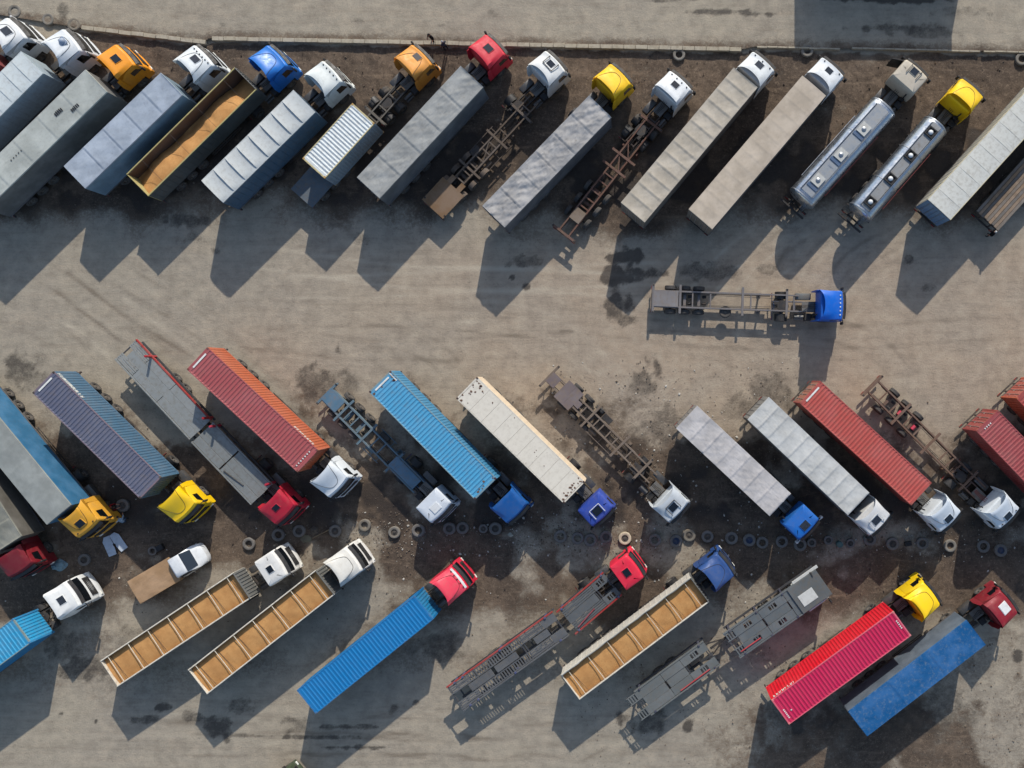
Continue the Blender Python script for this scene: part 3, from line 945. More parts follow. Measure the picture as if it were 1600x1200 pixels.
def tank_body(root, F, t, L):
    zc = t.get('zc', 2.35); ry = t.get('ry', 1.2); rz = t.get('rz', 1.0)
    rings = []
    for x, k in ((-.0, .05), (.02, .5), (.1, .82), (.22, .96), (.34, 1.0)):
        rings.append((x, k))
    rings += [(x, 1.0) for x in np.linspace(.8, L - .8, 12)] + [(L - a, k) for a, k in reversed([(0, .05), (.02, .5), (.1, .82), (.22, .96), (.34, 1.0)])]
    m = MB(); n = 40
    rr = []
    for x, k in rings:
        r_ = []
        for i in range(n):
            a = 2 * math.pi * i / n
            ca, sa = math.cos(a), math.sin(a)
            e = t.get('sq', .8)
            r_.append((x, ry * k * math.copysign(abs(ca) ** e, ca), zc + rz * k * math.copysign(abs(sa) ** e, sa)))
        rr.append(r_)
    m.loft(rr)
    tank = obj('tank', m, TANKM, root, F, 30)
    for x in (.32, L - .32) + tuple(t.get('bands', (L * .33, L * .66))):
        rb = MB(); e = t.get('sq', .8)
        rb.loft([[(x + dx, (ry + q) * math.copysign(abs(math.cos(a)) ** e, math.cos(a)), zc + (rz + q) * math.copysign(abs(math.sin(a)) ** e, math.sin(a))) for a in np.linspace(0, 2 * math.pi, 41)[:-1]] for dx, q in ((-.05, -.02), (-.05, .025), (.05, .025), (.05, -.02))], False, False)
        obj('tank_band', rb, ALU, tank, None, 30)
    zt = zc + rz
    if t['style'] == 'walk':
        obj('walkway', MB().box(.5, L - .5, -.42, .42, zt - .06, zt + .03, .01), paint((150, 152, 152), .5, .5, 0, .3), tank)
        for s in (1, -1): obj('walkway_kerb', MB().box(.5, L - .5, s * .46, s * .5, zt - .08, zt + .12, .01), ALU, tank)
        for i in range(t.get('nm', 4)):
            x = L * (i + .5) / t['nm'] - .1
            fr = MB()
            for a, b, c_, d in ((-.4, .4, -.4, -.3), (-.4, .4, .3, .4), (-.4, -.3, -.3, .3), (.3, .4, -.3, .3)): fr.box(x + a, x + b, c_, d, zt - .05, zt + .16, .01)
            fr.box(x - .3, x + .3, -.3, .3, zt + .02, zt + .04)
            obj('manhole_frame', fr, BLACKP, tank)
            dome = MB().lathe([(.001, zt + .2), (.1, zt + .185), (.19, zt + .13), (.21, zt + .04)], 16, 'z')
            for k in range(len(dome.v)): dome.v[k] = (dome.v[k][0] + x, dome.v[k][1], dome.v[k][2])
            obj('manhole_lid', dome, WHITEP, tank, None, 50)
    else:
        for s in (1, -1): obj('walkway_kerb', MB().box(.6, L - .6, s * .62, s * .67, zt - .16, zt + .10, .01), ALU, tank)
        obj('walkway', MB().box(.6, L - .6, -.55, .55, zt - .08, zt + .015, .01), paint((172, 176, 178), .35, .35, 0, .6), tank)
        for i in range(3):
            x = 1.5 + i * (L - 2.2) / 3
            obj('manhole_box', MB().box(x, x + .95, -.42, .42, zt, zt + .16, .02), paint((198, 198, 192), .45, .35, 0, .2), tank)
            dome = MB().lathe([(.001, zt + .26), (.12, zt + .25), (.2, zt + .2), (.2, zt + .15)], 14, 'z')
            for k in range(len(dome.v)): dome.v[k] = (dome.v[k][0] + x + .45, dome.v[k][1], dome.v[k][2])
            obj('manhole_lid', dome, ALU, tank, None, 50)
            obj('step_plate', MB().box(x - .35, x - .05, -.5, .5, zt + .02, zt + .08, .01), paint((70, 96, 128), .5, .3), tank)
    for s in t.get('rails', (1,)):
        r_ = MB().cyl((1.6, s * (ry + .06), zc + .35), (L - 2.4, s * (ry + .06), zc + .35), .03, 8)
        for x in np.linspace(1.7, L - 2.5, 6): r_.bar((x, s * (ry - .02), zc + .3), (x, s * (ry + .06), zc + .35), .04, .04)
        obj('side_rail', r_, ALU if s > 0 else paint((150, 60, 50)), tank)
        obj('hose_tube', MB().cyl((2, s * 1.0, 1.2), (L - 2, s * 1.0, 1.2), .13, 10), paint((120, 122, 124), .4, .4, 0, .4), tank, None, 40)
    lad = MB()
    for y in (-.75, -.4): lad.bar((-.03, y, .7), (-.03, y, zc + .6), .04, .04)
    for k in range(7): lad.bar((-.03, -.75, .85 + k * .3), (-.03, -.4, .85 + k * .3), .03, .03)
    obj('ladder', lad, ALU, tank)
    rb = MB().box(-.55, -.4, -1.25, 1.25, .75, .95, .02)
    for s in (1, -1): rb.box(-.5, .8, s * .45, s * .55, .75, .9)
    obj('rear_bumper', rb, FRAME_DK, tank)
    return tank


def carrier_deck(root, F, L, t):
    """car transporter: lower frame, posts and a loading deck at height z"""
    z = t.get('z', 2.3); GM = paint(t.get('col', (92, 94, 96)), .6, .5, .15, .3, .2, .15, (120, 112, 102), .4, "deck")
    DM = paint((70, 72, 76), .65, .5, .2, .3, .2, .1, (110, 102, 94), .4, "deck")
    lw = t.get('lw', 1.2)
    m = MB()
    for s in (1, -1): m.box(.2, L, s * .4, s * .55, .6, .9).box(.2, L, s * 1.05, s * 1.2, .85, 1.0)
    for x in np.arange(.4, L, .9): m.box(x - .05, x + .05, -1.15, 1.15, .78, .88)
    fr = obj('trailer_frame', m, DM, root, F)
    for s in t.get('psides', (1, -1)):
        for x in t.get('posts', (.6, L * .5, L - .5)):
            obj('post', MB().box(x - .09, x + .09, s * 1.06, s * 1.22, .9, z + t.get('ph', .05), .02), paint(t.get('pcol', (60, 62, 80)), .5, .4), fr)
    for s, k in t.get('beams', ((1, 'g'), (-1, 'g'))):
        bm_ = MB().box(0, L, s * 1.13, s * 1.25, z - .16, z + .04, .015)
        obj('side_beam', bm_, paint((160, 44, 40), .5, .4, .15) if k == 'r' else GM, fr)
    for (x0, x1, kind) in t['secs']:
        for s in (1, -1):
            y0, y1 = s * .38, s * 1.1
            if kind == 'plate':
                obj('deck_plate', MB().box(x0 + .02, x1 - .02, y0, y1, z - .05, z, .008), GM, fr)
            elif kind == 'ladder':
                lb = MB().box(x0, x1, y0, y0 + s * .08, z - .07, z).box(x0, x1, y1 - s * .08, y1, z - .07, z)
                for x in np.arange(x0 + .1, x1 - .05, .24): lb.box(x, x + .1, min(y0, y1), max(y0, y1), z - .06, z - .005)
                obj('runway', lb, GM, fr)
            elif kind == 'slot':
                lb = MB().box(x0 + .02, x1 - .02, y0, y0 + s * .16, z - .05, z).box(x0 + .02, x1 - .02, y1 - s * .16, y1, z - .05, z)
                xm = (x0 + x1) / 2
                lb.box(x0 + .02, xm - .35, y0 + s * .16, y1 - s * .16, z - .05, z).box(xm + .35, x1 - .02, y0 + s * .16, y1 - s * .16, z - .05, z)
                for q in (-.16, .04): lb.box(xm + q, xm + q + .1, min(y0, y1) + .16, max(y0, y1) - .16, z - .05, z - .01)
                obj('runway', lb, GM, fr)
            elif kind == 'rib':
                for k in range(4):
                    yy = s * (.40 + .18 * k)
                    obj('deck_board', MB().box(x0 + .02, x1 - .02, yy, yy + s * .14, z - .05, z - .004 * k, .008), GM, fr)
        cp = MB()
        for x in (x0 + .06, x1 - .16): cp.box(x, x + .1, -1.1, 1.1, z - .14, z - .06)
        obj('crossmember', cp, DM, fr)
    for (x0, x1, y0, y1, dz) in t.get('center', []):
        obj('centre_plate', MB().box(x0, x1, y0, y1, z - .05 + dz, z - .01 + dz, .008), GM, fr)
    for (x0, y0, x1, y1, cc) in t.get('rams', []):
        obj('hydraulic_ram', MB().cyl((x0, y0, z + .05), (x1, y1, z + .05), .05, 8), paint(cc, .45, .3), fr, None, 40)
    xs = t.get('axles', ())
    running_gear(root, F, xs, .98, .4)
    if xs:
        ax = MB()
        for x in xs: ax.cyl((x, -.8, .5), (x, .8, .5), .08, 8)
        obj('axle', ax, FRAME_DK, fr)
    return fr


# ================================================================ THE SETTING
GS = FPX / HC   # pixels per metre on the ground

STAINS = [  # px, py, rx, ry, strength
    (985, 400, 34, 14, .9), (965, 430, 26, 16, .9), (1000, 428, 50, 10, .7), (962, 478, 26, 22, .75), (975, 500, 26, 10, .6), (1025, 575, 16, 32, .75), (1010, 600, 30, 26, .55),
    (1040, 660, 36, 40, .5), (985, 700, 40, 36, .45), (488, 602, 36, 34, .6), (540, 600, 30, 22, .45), (30, 575, 34, 36, .6), (70, 600, 40, 26, .4), (285, 345, 46, 16, .6),
    (340, 392, 16, 8, .6), (300, 372, 30, 12, .4), (1110, 425, 60, 16, .5), (1200, 420, 40, 12, .45), (1210, 620, 40, 40, .5), (1160, 640, 36, 30, .45), (820, 410, 34, 14, .5),
    (800, 434, 6, 5, .8), (822, 448, 6, 6, .8), (734, 440, 6, 4, .7), (1240, 700, 30, 20, .3), (528, 545, 7, 12, .5), (560, 375, 20, 14, .4), (1420, 405, 12, 12, .6), (1450, 450, 14, 8, .5),
    (255, 1106, 14, 6, .8), (150, 1128, 5, 4, .9), (95, 1115, 6, 4, .7), (225, 1124, 40, 8, .6), (340, 1140, 26, 24, .7), (300, 1120, 20, 10, .6), (380, 1105, 30, 16, .5), (460, 1130, 24, 20, .5),
    (540, 1136, 60, 5, .65), (500, 1152, 80, 4, .7), (570, 1168, 60, 4, .7), (400, 1150, 60, 4, .5), (650, 1098, 8, 6, .7), (614, 1110, 10, 10, .5), (1015, 1128, 34, 30, .6), (970, 1125, 14, 14, .7),
    (1075, 1135, 11, 20, .9), (1245, 1128, 12, 26, .85), (1300, 1105, 120, 40, .55), (1420, 1110, 110, 46, .5), (1180, 1020, 40, 18, .3), (1590, 920, 10, 10, .8), (1592, 1022, 10, 12, .8),
    (820, 960, 40, 24, .3), (690, 1010, 40, 30, .55), (640, 1010, 20, 16, .4), (130, 1045, 50, 20, .6), (100, 1010, 40, 30, .5), (200, 995, 30, 20, .35), (1120, 20, 70, 5, .75), (1180, 24, 40, 5, .7),
    (1040, 2, 70, 4, .6), (1400, 46, 90, 10, .6), (1460, 54, 70, 8, .5), (1400, 0, 110, 9, 1.0), (1500, 20, 60, 12, .4), (100, 18, 10, 16, .5), (560, 34, 16, 5, .4), (690, 40, 10, 5, .4), (350, 40, 8, 4, .4), (770, 22, 12, 7, .35),
    (735, 640, 20, 16, .35), (240, 640, 30, 16, .3), (1330, 560, 30, 10, .25), (60, 560, 20, 14, .3),
]


def ground_mask(X, Y):
    px = X * GS + NX; py = NY - Y * GS
    n1 = fbm(X * .11, Y * .11, 3); n2 = fbm(X * .45, Y * .45, 11); n3 = fbm(X * 1.6, Y * 1.6, 21)
    wob = (n1 - .5) * 150 + (n2 - .5) * 70 + (n3 - .5) * 26
    kl = np.interp(px, [-400, 0, 128, 322, 332, 1160, 1180, 1540, 2200], [20, 40, 48, 70, 65, 81, 77, 84, 95])
    top = sst(kl - 2, kl + 6 + np.clip(100 - px, 0, 60), py + (n3 - .5) * 8) * (1 - sst(275, 400, py + wob))
    mid = sst(590, 760, py + wob * 1.1 - np.clip((700 - px) * .02, -10, 14)) * (1 - sst(905, 1010, py + wob * .9))
    low = sst(1030, 1130, py + wob) * sst(1000, 1250, px + wob) * .72
    lowl = sst(940, 1010, py + wob) * (1 - sst(1040, 1120, py + wob * .7)) * .35
    d = np.maximum.reduce([top * .95, mid * .9, low, lowl])
    n4 = fbm(X * .22 + 7, Y * .22, 51)
    d = d * (1 - .62 * sst(.5, .72, n4) * (1 - top * .5)) * (.72 + .5 * (n2 - .2)) * (.65 + .7 * n3)
    st = np.zeros_like(px)
    for sx, sy, rx, ry, k in STAINS:
        q = np.sqrt(((px - sx) / rx) ** 2 + ((py - sy) / ry) ** 2)
        q = q + (n3 - .5) * 1.3 + (n2 - .5) * .9
        st = np.maximum(st, k * (1 - sst(.45, 1.15, q)) * (.55 + .75 * fbm(X * 3.2, Y * 3.2, 31, 3)))
    row_band = np.maximum(sst(150, 230, py + wob * .6) * (1 - sst(290, 350, py + wob * .6)), .8 * sst(700, 760, py + wob * .6) * (1 - sst(800, 860, py + wob * .5)))  # darker bands along the upper and middle truck rows, broken up by noise
    st = np.maximum(st, row_band * .95 * sst(.35, .65, fbm(X * .5 + 3, Y * .5, 81)))
    warm = sst(300, 900, px) * sst(330, 420, py) * (1 - sst(700, 760, py))
    return np.clip(d, 0, 1), np.clip(st, 0, 1), np.clip(warm * .8 + .2 * n1, 0, 1)


def ground_material():
    m, nt, bs = nodes_of("yard_dirt")
    at = nt.nodes.new("ShaderNodeVertexColor"); at.layer_name = "mask"
    sep = nt.nodes.new("ShaderNodeSeparateColor"); nt.links.new(at.outputs["Color"], sep.inputs[0])
    d, st, warm = sep.outputs[0], sep.outputs[1], sep.outputs[2]
    geo = nt.nodes.new("ShaderNodeNewGeometry"); v = geo.outputs["Position"]
    n_big = add_noise(nt, v, .12, 5); n_mid = add_noise(nt, v, .9, 6, None, .65); n_fine = add_noise(nt, v, 7, 6, None, .75); n_grit = add_noise(nt, v, 26, 3, None, .8)
    mp = nt.nodes.new("ShaderNodeMapping"); mp.inputs["Scale"].default_value = (.09, 1.0, 1); mp.inputs["Rotation"].default_value = (0, 0, .035)
    nt.links.new(v, mp.inputs["Vector"]); n_str = add_noise(nt, mp.outputs[0], 2.3, 6, None, .7)
    mp2 = nt.nodes.new("ShaderNodeMapping"); mp2.inputs["Scale"].default_value = (.14, 1.0, 1); mp2.inputs["Rotation"].default_value = (0, 0, -.75)
    nt.links.new(v, mp2.inputs["Vector"]); n_str2 = add_noise(nt, mp2.outputs[0], 1.6, 6, None, .7)
    lane = mixc(nt, warm, lin(152, 144, 128), lin(160, 142, 122))
    lane = mixc(nt, ramp(nt, n_big, .35, .65, 0, .5), lane, lin(142, 134, 122))
    lane = mixc(nt, ramp(nt, n_str, .45, .72, 0, .4), lane, lin(122, 111, 98))
    lane = mixc(nt, ramp(nt, n_str2, .5, .74, 0, .35), lane, lin(126, 112, 96))
    lane = mixc(nt, ramp(nt, n_mid, .42, .72, 0, .5), lane, lin(176, 163, 143))
    lane = mixc(nt, ramp(nt, n_mid, .5, .3, 0, .35), lane, lin(120, 109, 95))
    lane = mixc(nt, ramp(nt, n_fine, .54, .72, 0, .6), lane, lin(104, 93, 80))
    lane = mixc(nt, ramp(nt, at.outputs['Alpha'], .5, .0, 0, .75), lane, lin(106, 95, 82))
    lane = mixc(nt, ramp(nt, at.outputs['Alpha'], .5, 1.0, 0, .8), lane, lin(182, 171, 152))
    soil = mixc(nt, ramp(nt, n_mid, .3, .7), lin(106, 91, 77), lin(80, 68, 57))
    soil = mixc(nt, ramp(nt, n_big, .42, .62, 0, .7), soil, lin(66, 57, 50))
    soil = mixc(nt, ramp(nt, n_fine, .52, .74, 0, .75), soil, lin(138, 121, 103))
    soil = mixc(nt, ramp(nt, n_str2, .52, .72, 0, .6), soil, lin(124, 107, 90))
    n_clod = add_noise(nt, v, 2.6, 8, None, .85)
    soil = mixc(nt, ramp(nt, n_clod, .52, .68, 0, .75), soil, lin(132, 116, 99))
    soil = mixc(nt, ramp(nt, n_clod, .48, .34, 0, .8), soil, lin(48, 41, 36))
    lane = mixc(nt, ramp(nt, n_clod, .56, .72, 0, .4), lane, lin(108, 97, 84))
    c = mixc(nt, ramp(nt, math_n(nt, 'ADD', d, math_n(nt, 'MULTIPLY', math_n(nt, 'SUBTRACT', n_clod, .5), 1.1)), .14, .6), lane, soil)
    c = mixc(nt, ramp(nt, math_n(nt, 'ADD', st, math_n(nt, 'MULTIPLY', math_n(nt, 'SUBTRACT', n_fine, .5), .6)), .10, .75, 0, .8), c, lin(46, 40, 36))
    c = mixc(nt, ramp(nt, n_grit, .6, .72, 0, .3), c, lin(70, 62, 54))
    c = mixc(nt, ramp(nt, n_grit, .36, .28, 0, .3), c, lin(186, 172, 152))
    nt.links.new(c, bs.inputs["Base Color"])
    nt.links.new(ramp(nt, st, .3, .8, .95, .55), bs.inputs["Roughness"])
    bs.inputs["Specular IOR Level"].default_value = .25
    b = nt.nodes.new("ShaderNodeBump"); b.inputs["Strength"].default_value = .8; b.inputs["Distance"].default_value = .05
    h = math_n(nt, 'ADD', math_n(nt, 'ADD', n_fine, n_clod), math_n(nt, 'MULTIPLY', n_grit, .35))
    nt.links.new(h, b.inputs["Height"]); nt.links.new(b.outputs[0], bs.inputs["Normal"])
    return m


GROUND = ground_material()


def np_mesh(name, X, Y, Z, mask):
    n, k = X.shape
    me = bpy.data.meshes.new(name)
    co = np.stack([X, Y, Z], -1).reshape(-1, 3)
    i = np.arange(n * k).reshape(n, k)
    q = np.stack([i[:-1, :-1], i[1:, :-1], i[1:, 1:], i[:-1, 1:]], -1).reshape(-1, 4)
    me.vertices.add(len(co)); me.vertices.foreach_set("co", co.astype(np.float32).ravel())
    me.loops.add(q.size); me.loops.foreach_set("vertex_index", q.ravel().astype(np.int32))
    me.polygons.add(len(q)); me.polygons.foreach_set("loop_start", (np.arange(len(q)) * 4).astype(np.int32))
    me.polygons.foreach_set("use_smooth", np.ones(len(q), bool))
    me.update(calc_edges=True); me.validate()
    ca = me.color_attributes.new("mask", 'FLOAT_COLOR', 'POINT')
    c = np.ones((n * k, 4), np.float32)
    c[:, 3] = .5
    for a in range(len(mask)): c[:, a] = mask[a].ravel()
    ca.data.foreach_set("color", c.ravel())
    me.materials.append(None)
    return me


def rut(X, Y, d):
    c, s = math.cos(.75), math.sin(.75)
    u = X * c - Y * s; v = X * s + Y * c
    tz = sst(21, 24, Y) * d
    return .035 * d * (fbm(X * .9, Y * .9, 41) - .5) * 2 + (.04 * d + .09 * tz) * (fbm(u * .35, v * 2.6, 43) - .5) + .08 * tz * (fbm(X * 1.3, Y * 1.3, 45) - .5) + .012 * (fbm(X * 2.5, Y * 2.5, 47) - .5)


def tracks(X, Y):
    px = X * GS + NX; py = NY - Y * GS
    out = np.zeros_like(px)
    rnd = random.Random(12)
    L_ = []
    for i in range(8):      # along the open lane
        x0 = rnd.uniform(-100, 900); y0 = rnd.uniform(400, 590); sl = rnd.uniform(-.06, .08)
        L_.append([(x0 + k * 40, y0 + sl * k * 40 + rnd.uniform(-1, 1) + 14 * math.sin(k * .28 + i * 2)) for k in range(rnd.randint(10, 26))])
    for i in range(16):      # turning into the middle row
        x1 = rnd.uniform(60, 1560); y1 = rnd.uniform(600, 660); r = rnd.uniform(90, 200)
        L_.append([(x1 - r * 1.1 + r * 1.1 * math.sin(a) * 1.0, y1 - r * .75 + r * .75 * (1 - math.cos(a))) for a in np.linspace(-.2, 1.15, 14)])
    for i in range(8):       # old diagonal tracks at the left
        x1 = rnd.uniform(-40, 330); y1 = rnd.uniform(420, 470)
        L_.append([(x1 + k * 22, y1 + k * 15 + 6 * math.sin(k * .4 + i)) for k in range(10)])
    for i in range(10):      # turning out of the upper row
        x1 = rnd.uniform(100, 1560); y1 = rnd.uniform(330, 380); r = rnd.uniform(80, 170)
        L_.append([(x1 - r * .9 * math.sin(a), y1 + r * .7 * (1 - math.cos(a)) + r * .35 * math.sin(a)) for a in np.linspace(0, 1.4, 12)])
    for i in range(12):      # lower lane
        x0 = rnd.uniform(-100, 700); y0 = rnd.uniform(1105, 1195)
        L_.append([(x0 + k * 40, y0 + rnd.uniform(-.02, .03) * k * 40 + 3 * math.sin(k * .5 + i)) for k in range(rnd.randint(8, 20))])
    for pl in L_:
        st = rnd.uniform(.15, .42) * rnd.choice((-1, -1, 1)); wd = rnd.uniform(2.6, 5.0)
        for off in (-17, 17):
            P = np.array(pl, float); T = np.gradient(P, axis=0); T /= np.linalg.norm(T, axis=1)[:, None] + 1e-9
            Q = P + np.stack([-T[:, 1], T[:, 0]], 1) * off
            lo = Q.min(0) - 16; hi = Q.max(0) + 16
            ix = np.where((px[:, 0] > lo[0]) & (px[:, 0] < hi[0]))[0]; iy = np.where((py[0] > lo[1]) & (py[0] < hi[1]))[0]
            if len(ix) < 2 or len(iy) < 2: continue
            sl_ = (slice(ix[0], ix[-1] + 1), slice(iy[0], iy[-1] + 1))
            A = px[sl_]; B = py[sl_]; dm = np.full(A.shape, 1e9)
            for (ax, ay), (bx, by) in zip(Q[:-1], Q[1:]):
                dx, dy = bx - ax, by - ay; t = np.clip(((A - ax) * dx + (B - ay) * dy) / (dx * dx + dy * dy + 1e-9), 0, 1)
                dm = np.minimum(dm, np.hypot(A - ax - t * dx, B - ay - t * dy))
            v = np.exp(-(dm / wd) ** 2) * st * (.35 + 1.0 * fbm(A * .03, B * .03, 91, 3))
            out[sl_] += v
    return np.clip(.5 + out * .6, 0, 1)


far = np.array([60, 90, 150, 300, 700, 1600.])
gx = np.concatenate([-58 - far[::-1] + 40, np.arange(-58, 38.01, .19), 38 + far - 40])
gy = np.concatenate([-38 - far[::-1] + 40, np.arange(-38, 37.01, .19), 37 + far - 40])
gx = np.unique(gx); gy = np.unique(gy)
X, Y = np.meshgrid(gx, gy, indexing='ij')
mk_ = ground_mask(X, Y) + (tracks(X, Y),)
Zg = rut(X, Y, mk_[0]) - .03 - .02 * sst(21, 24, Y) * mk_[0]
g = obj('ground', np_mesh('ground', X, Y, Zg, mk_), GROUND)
g["kind"] = "structure"; g["label"] = "dusty dirt yard with oily stains and darker soil along the truck rows"


def kerb_y(px):   # pixel row of the road edge on the ground
    return np.interp(px, [-400, 0, 128, 322, 326, 332, 1160, 1180, 1540, 1700, 2200], [0, 24, 45, 67, 62, 61, 78, 74, 81, 84, 92])


rx_ = np.arange(-500, 2301, 4.0)
rr_ = np.concatenate([[0], np.arange(3, 140, 4.0), [220, 400, 800]])
PX = rx_[:, None] * np.ones((1, len(rr_))); PY = kerb_y(rx_)[:, None] - rr_[None, :]
X = (PX - NX) / GS; Y = (NY - PY) / GS
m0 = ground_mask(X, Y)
ramp_l = sst(-160, 110, PX)
nn = fbm(X * .5, Y * .5, 61)
edge = (1 - sst(0, 26, rr_[None, :] * np.ones_like(PX))) * (.3 + .6 * fbm(X * .8, Y * 1.5, 67))
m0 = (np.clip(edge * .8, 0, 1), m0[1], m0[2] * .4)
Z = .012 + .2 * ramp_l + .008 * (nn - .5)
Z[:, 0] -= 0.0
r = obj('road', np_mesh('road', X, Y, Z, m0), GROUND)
r["kind"] = "structure"; r["label"] = "worn pale road running along the top behind the kerb"

# kerb stones
KM = paint((176, 166, 146), .85, .5, 0, 0, .4, .2, (110, 98, 84), .2, "kerb_concrete")


def kerb(p0, p1, w, h, n, label):
    a = U(*p0); b = U(*p1); d = b - a; L = d.length
    M = TR(a.x, a.y, 0, math.atan2(d.y, d.x))
    root = obj('kerb', MB().box(.02, L - .02, -w * .4, w * .4, -.05, h * .55), KM, None, M)
    root["kind"] = "structure"; root["label"] = label
    for i in range(n):
        x0 = L * i / n; x1 = L * (i + 1) / n - .025
        rnd = random.Random(i * 7 + n)
        me = cached(('ks', round(L / n, 2), w, h), lambda: (lambda q: (fix_normals(q), q)[1])(MB().box(0, L / n - .025, -w / 2, w / 2, .0, h, .025).mesh('kerb_stone')))
        obj('kerb_stone', me, KM, root, Matrix.Translation((x0, rnd.uniform(-.02, .02), rnd.uniform(-.02, .015))) @ Matrix.Rotation(rnd.uniform(-.012, .012), 4, 'Z'))


kerb((131, 45), (324, 68), .34, .34, 10, 'short angled run of pale kerb stones at the upper left')
kerb((334, 62), (1158, 79), .34, .34, 45, 'long straight run of pale kerb stones behind the upper truck row')
kerb((1182, 75), (1312, 78), .14, .3, 8, 'thin low kerb edging right of the long kerb')
kerb((1330, 77), (1530, 82), .14, .3, 12, 'thin low kerb edging beneath the dark road shadow')
kerb((1535, 82), (1680, 85), .14, .3, 8, 'thin low kerb edging at the right end')


# ================================================================ VEHICLES
GAPS = []


def truck(name, label, cab, cpx, tr=None, rear=None, front=None, zt=4.0, ang=None, cat='truck', group='parked trucks', Lfix=None, reach=False):
    hb = cab.get('hb', 3.15)
    P = U(*cpx, hb)
    L = 0; Rm = None
    if rear:
        R = U(*rear, zt); Fp = U(*front, zt); d = Fp - R; ta = math.atan2(d.y, d.x); L = d.length
        if Lfix:
            mid = (R + Fp) / 2; L = Lfix; dv = Vector((math.cos(ta), math.sin(ta), 0)); R = mid - dv * L / 2
        if reach:
            cdir = math.radians(ang); q = P + Vector((math.cos(cdir), math.sin(cdir), 0)) * -3.3
            L = max(L, (Vector((q.x, q.y, 0)) - Vector((R.x, R.y, 0))).dot(Vector((math.cos(ta), math.sin(ta), 0))))
        Rm = TR(R.x, R.y, 0, ta)
    ca = math.radians(ang) if ang is not None else ta
    M = TR(P.x, P.y, 0, ca)
    root = thing(name, M, label, cat, group)
    F = M.inverted() @ Rm if Rm is not None else None
    I = Matrix.Identity(4)
    build_tractor(root, I, cab)
    if F is not None:
        q = F @ Vector((L, 0, 0)); GAPS.append((label[:30], round(q.x, 2), round(q.y, 2), round(L, 2)))
    return root, F, Rm, L


def tarp_truck(label, cab, cpx, rear, front, t, ang=None, zt=4.0, axles=(1.9, 3.2, 4.5), group='parked trucks'):
    t.setdefault('zt', zt)
    root, F, Rm, L = truck('truck', label, cab, cpx, None, rear, front, t['zt'], ang, group=group)
    box_body(root, F, t, L)
    under_frame(root, F, L, t.get('zb', 1.2), t.get('fcol', (56, 54, 54)), xs=axles)
    running_gear(root, F, axles)
    return root


W_ = dict
# ---- upper row, left to right
tarp_truck('white cab truck at the very left end of the upper row', W_(col=(214, 218, 220), sty='V', hatch='g', hb=3.2, hs=.3, mcol=(210, 212, 214)), (26, 41), (-205, 270), (-18, 84),
           W_(roof=(122, 26, 34), side=(118, 24, 32), n=6, seed=2), ang=44)
tarp_truck('white high cab with round roof cooler pulling a white panelled box trailer', W_(col=(214, 220, 224), sty='W', beacon=True, hb=3.3, hs=.3), (113, 60), (-137, 284), (49.6, 97),
           W_(roof=(206, 214, 214), side=(150, 166, 176), tarp=False, n=12, panels=True, sag=.015, seed=3, zt=4.05), ang=40)
tarp_truck('orange low cab pulling a long grey trailer with black roof marks', W_(col=(236, 150, 20), sty='E', hatch='d', hb=2.95, lamps=0, hx=-.85, hs=.28), (196, 83), (-40, 311), (150, 126),
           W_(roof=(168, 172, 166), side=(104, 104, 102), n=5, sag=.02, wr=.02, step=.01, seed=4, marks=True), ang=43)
tarp_truck('white winged cab pulling a short blue grey tarpaulin trailer', W_(col=(216, 222, 224), sty='W', hatch='g', hb=3.25, lamps=6, hs=.27), (319, 84), (116.4, 277), (267.7, 131),
           W_(roof=(156, 166, 178), side=(112, 136, 152), n=5, sag=.03, wr=.035, seed=5, zt=3.9), ang=44)
root, F, Rm, L = truck('truck', 'glossy blue cab with an open grain trailer half in shade', W_(col=(28, 118, 206), sty='D', hb=3.15, dirt=.08, rough=.2), (434, 84), None, (214.5, 289.5), (383.9, 122.4), 3.3, 44)
grain_body(root, F, W_(zt=3.3, lev=2.85, slope=1.0, enddrop=.55, wall=(82, 86, 84), inner=(104, 76, 54), rail=(186, 172, 110), bars=4, thin=True, chains=False, seed=4, fw=.05,
                       glabel='brown grain heaped against the right wall of the trailer behind the blue cab'), L, Rm)
under_frame(root, F, L, 1.25); running_gear(root, F, (1.9, 3.2, 4.5))
tarp_truck('white hollow backed cab with a white trailer of eight ridged roof panels', W_(col=(216, 222, 220), sty='A', hb=3.2, lamps=5, hatch=None), (520, 109), (331.3, 299.3), (475.3, 157.5),
           W_(roof=(196, 200, 198), side=(64, 96, 120), tarp=False, panels=True, n=8, sag=.05, lapz=1.6, seed=6, dirt=.25, trim=(60, 84, 104)), ang=43)
# 20 ft container on a chassis
root, F, Rm, L = truck('truck', 'tan orange cab on an empty frame pulling a chassis with one short white container', W_(col=(222, 150, 58), sty='D', hatch='d', hb=2.95, hx=-.55, hs=.26, tandem=True), (660, 83), None, (473, 308), (608, 157), 1.25, 45, reach=True)
skeleton(root, F, L, W_(col=(96, 92, 86), plates=[(-.15, 3.0, -1.2, 1.2)], pcol=(98, 108, 116), bolster=(3.2, 9.15), axles=(1.3, 2.6, 3.9), goose=9.0, rust=.2, z=1.25))
a = U(474, 247, 3.84); b = U(552, 160.5, 3.84); c_ = U(584, 193, 3.84)
th = math.atan2((b - a).y, (b - a).x)
mid = (a + b) / 2 + (c_ - b) / 2 - Vector((math.cos(th), math.sin(th), 0)) * 3.03
build_container(TR(mid.x, mid.y, 1.265, th), W_(L=6.06, h=2.59, roof=(218, 224, 224), side=(140, 156, 166), rail=(206, 190, 140), cast=(176, 140, 80), rdepth=.05, rpitch=.29, rust=.12, door=(150, 150, 140)),
                'short white container with brightly ribbed roof behind the tan orange cab')
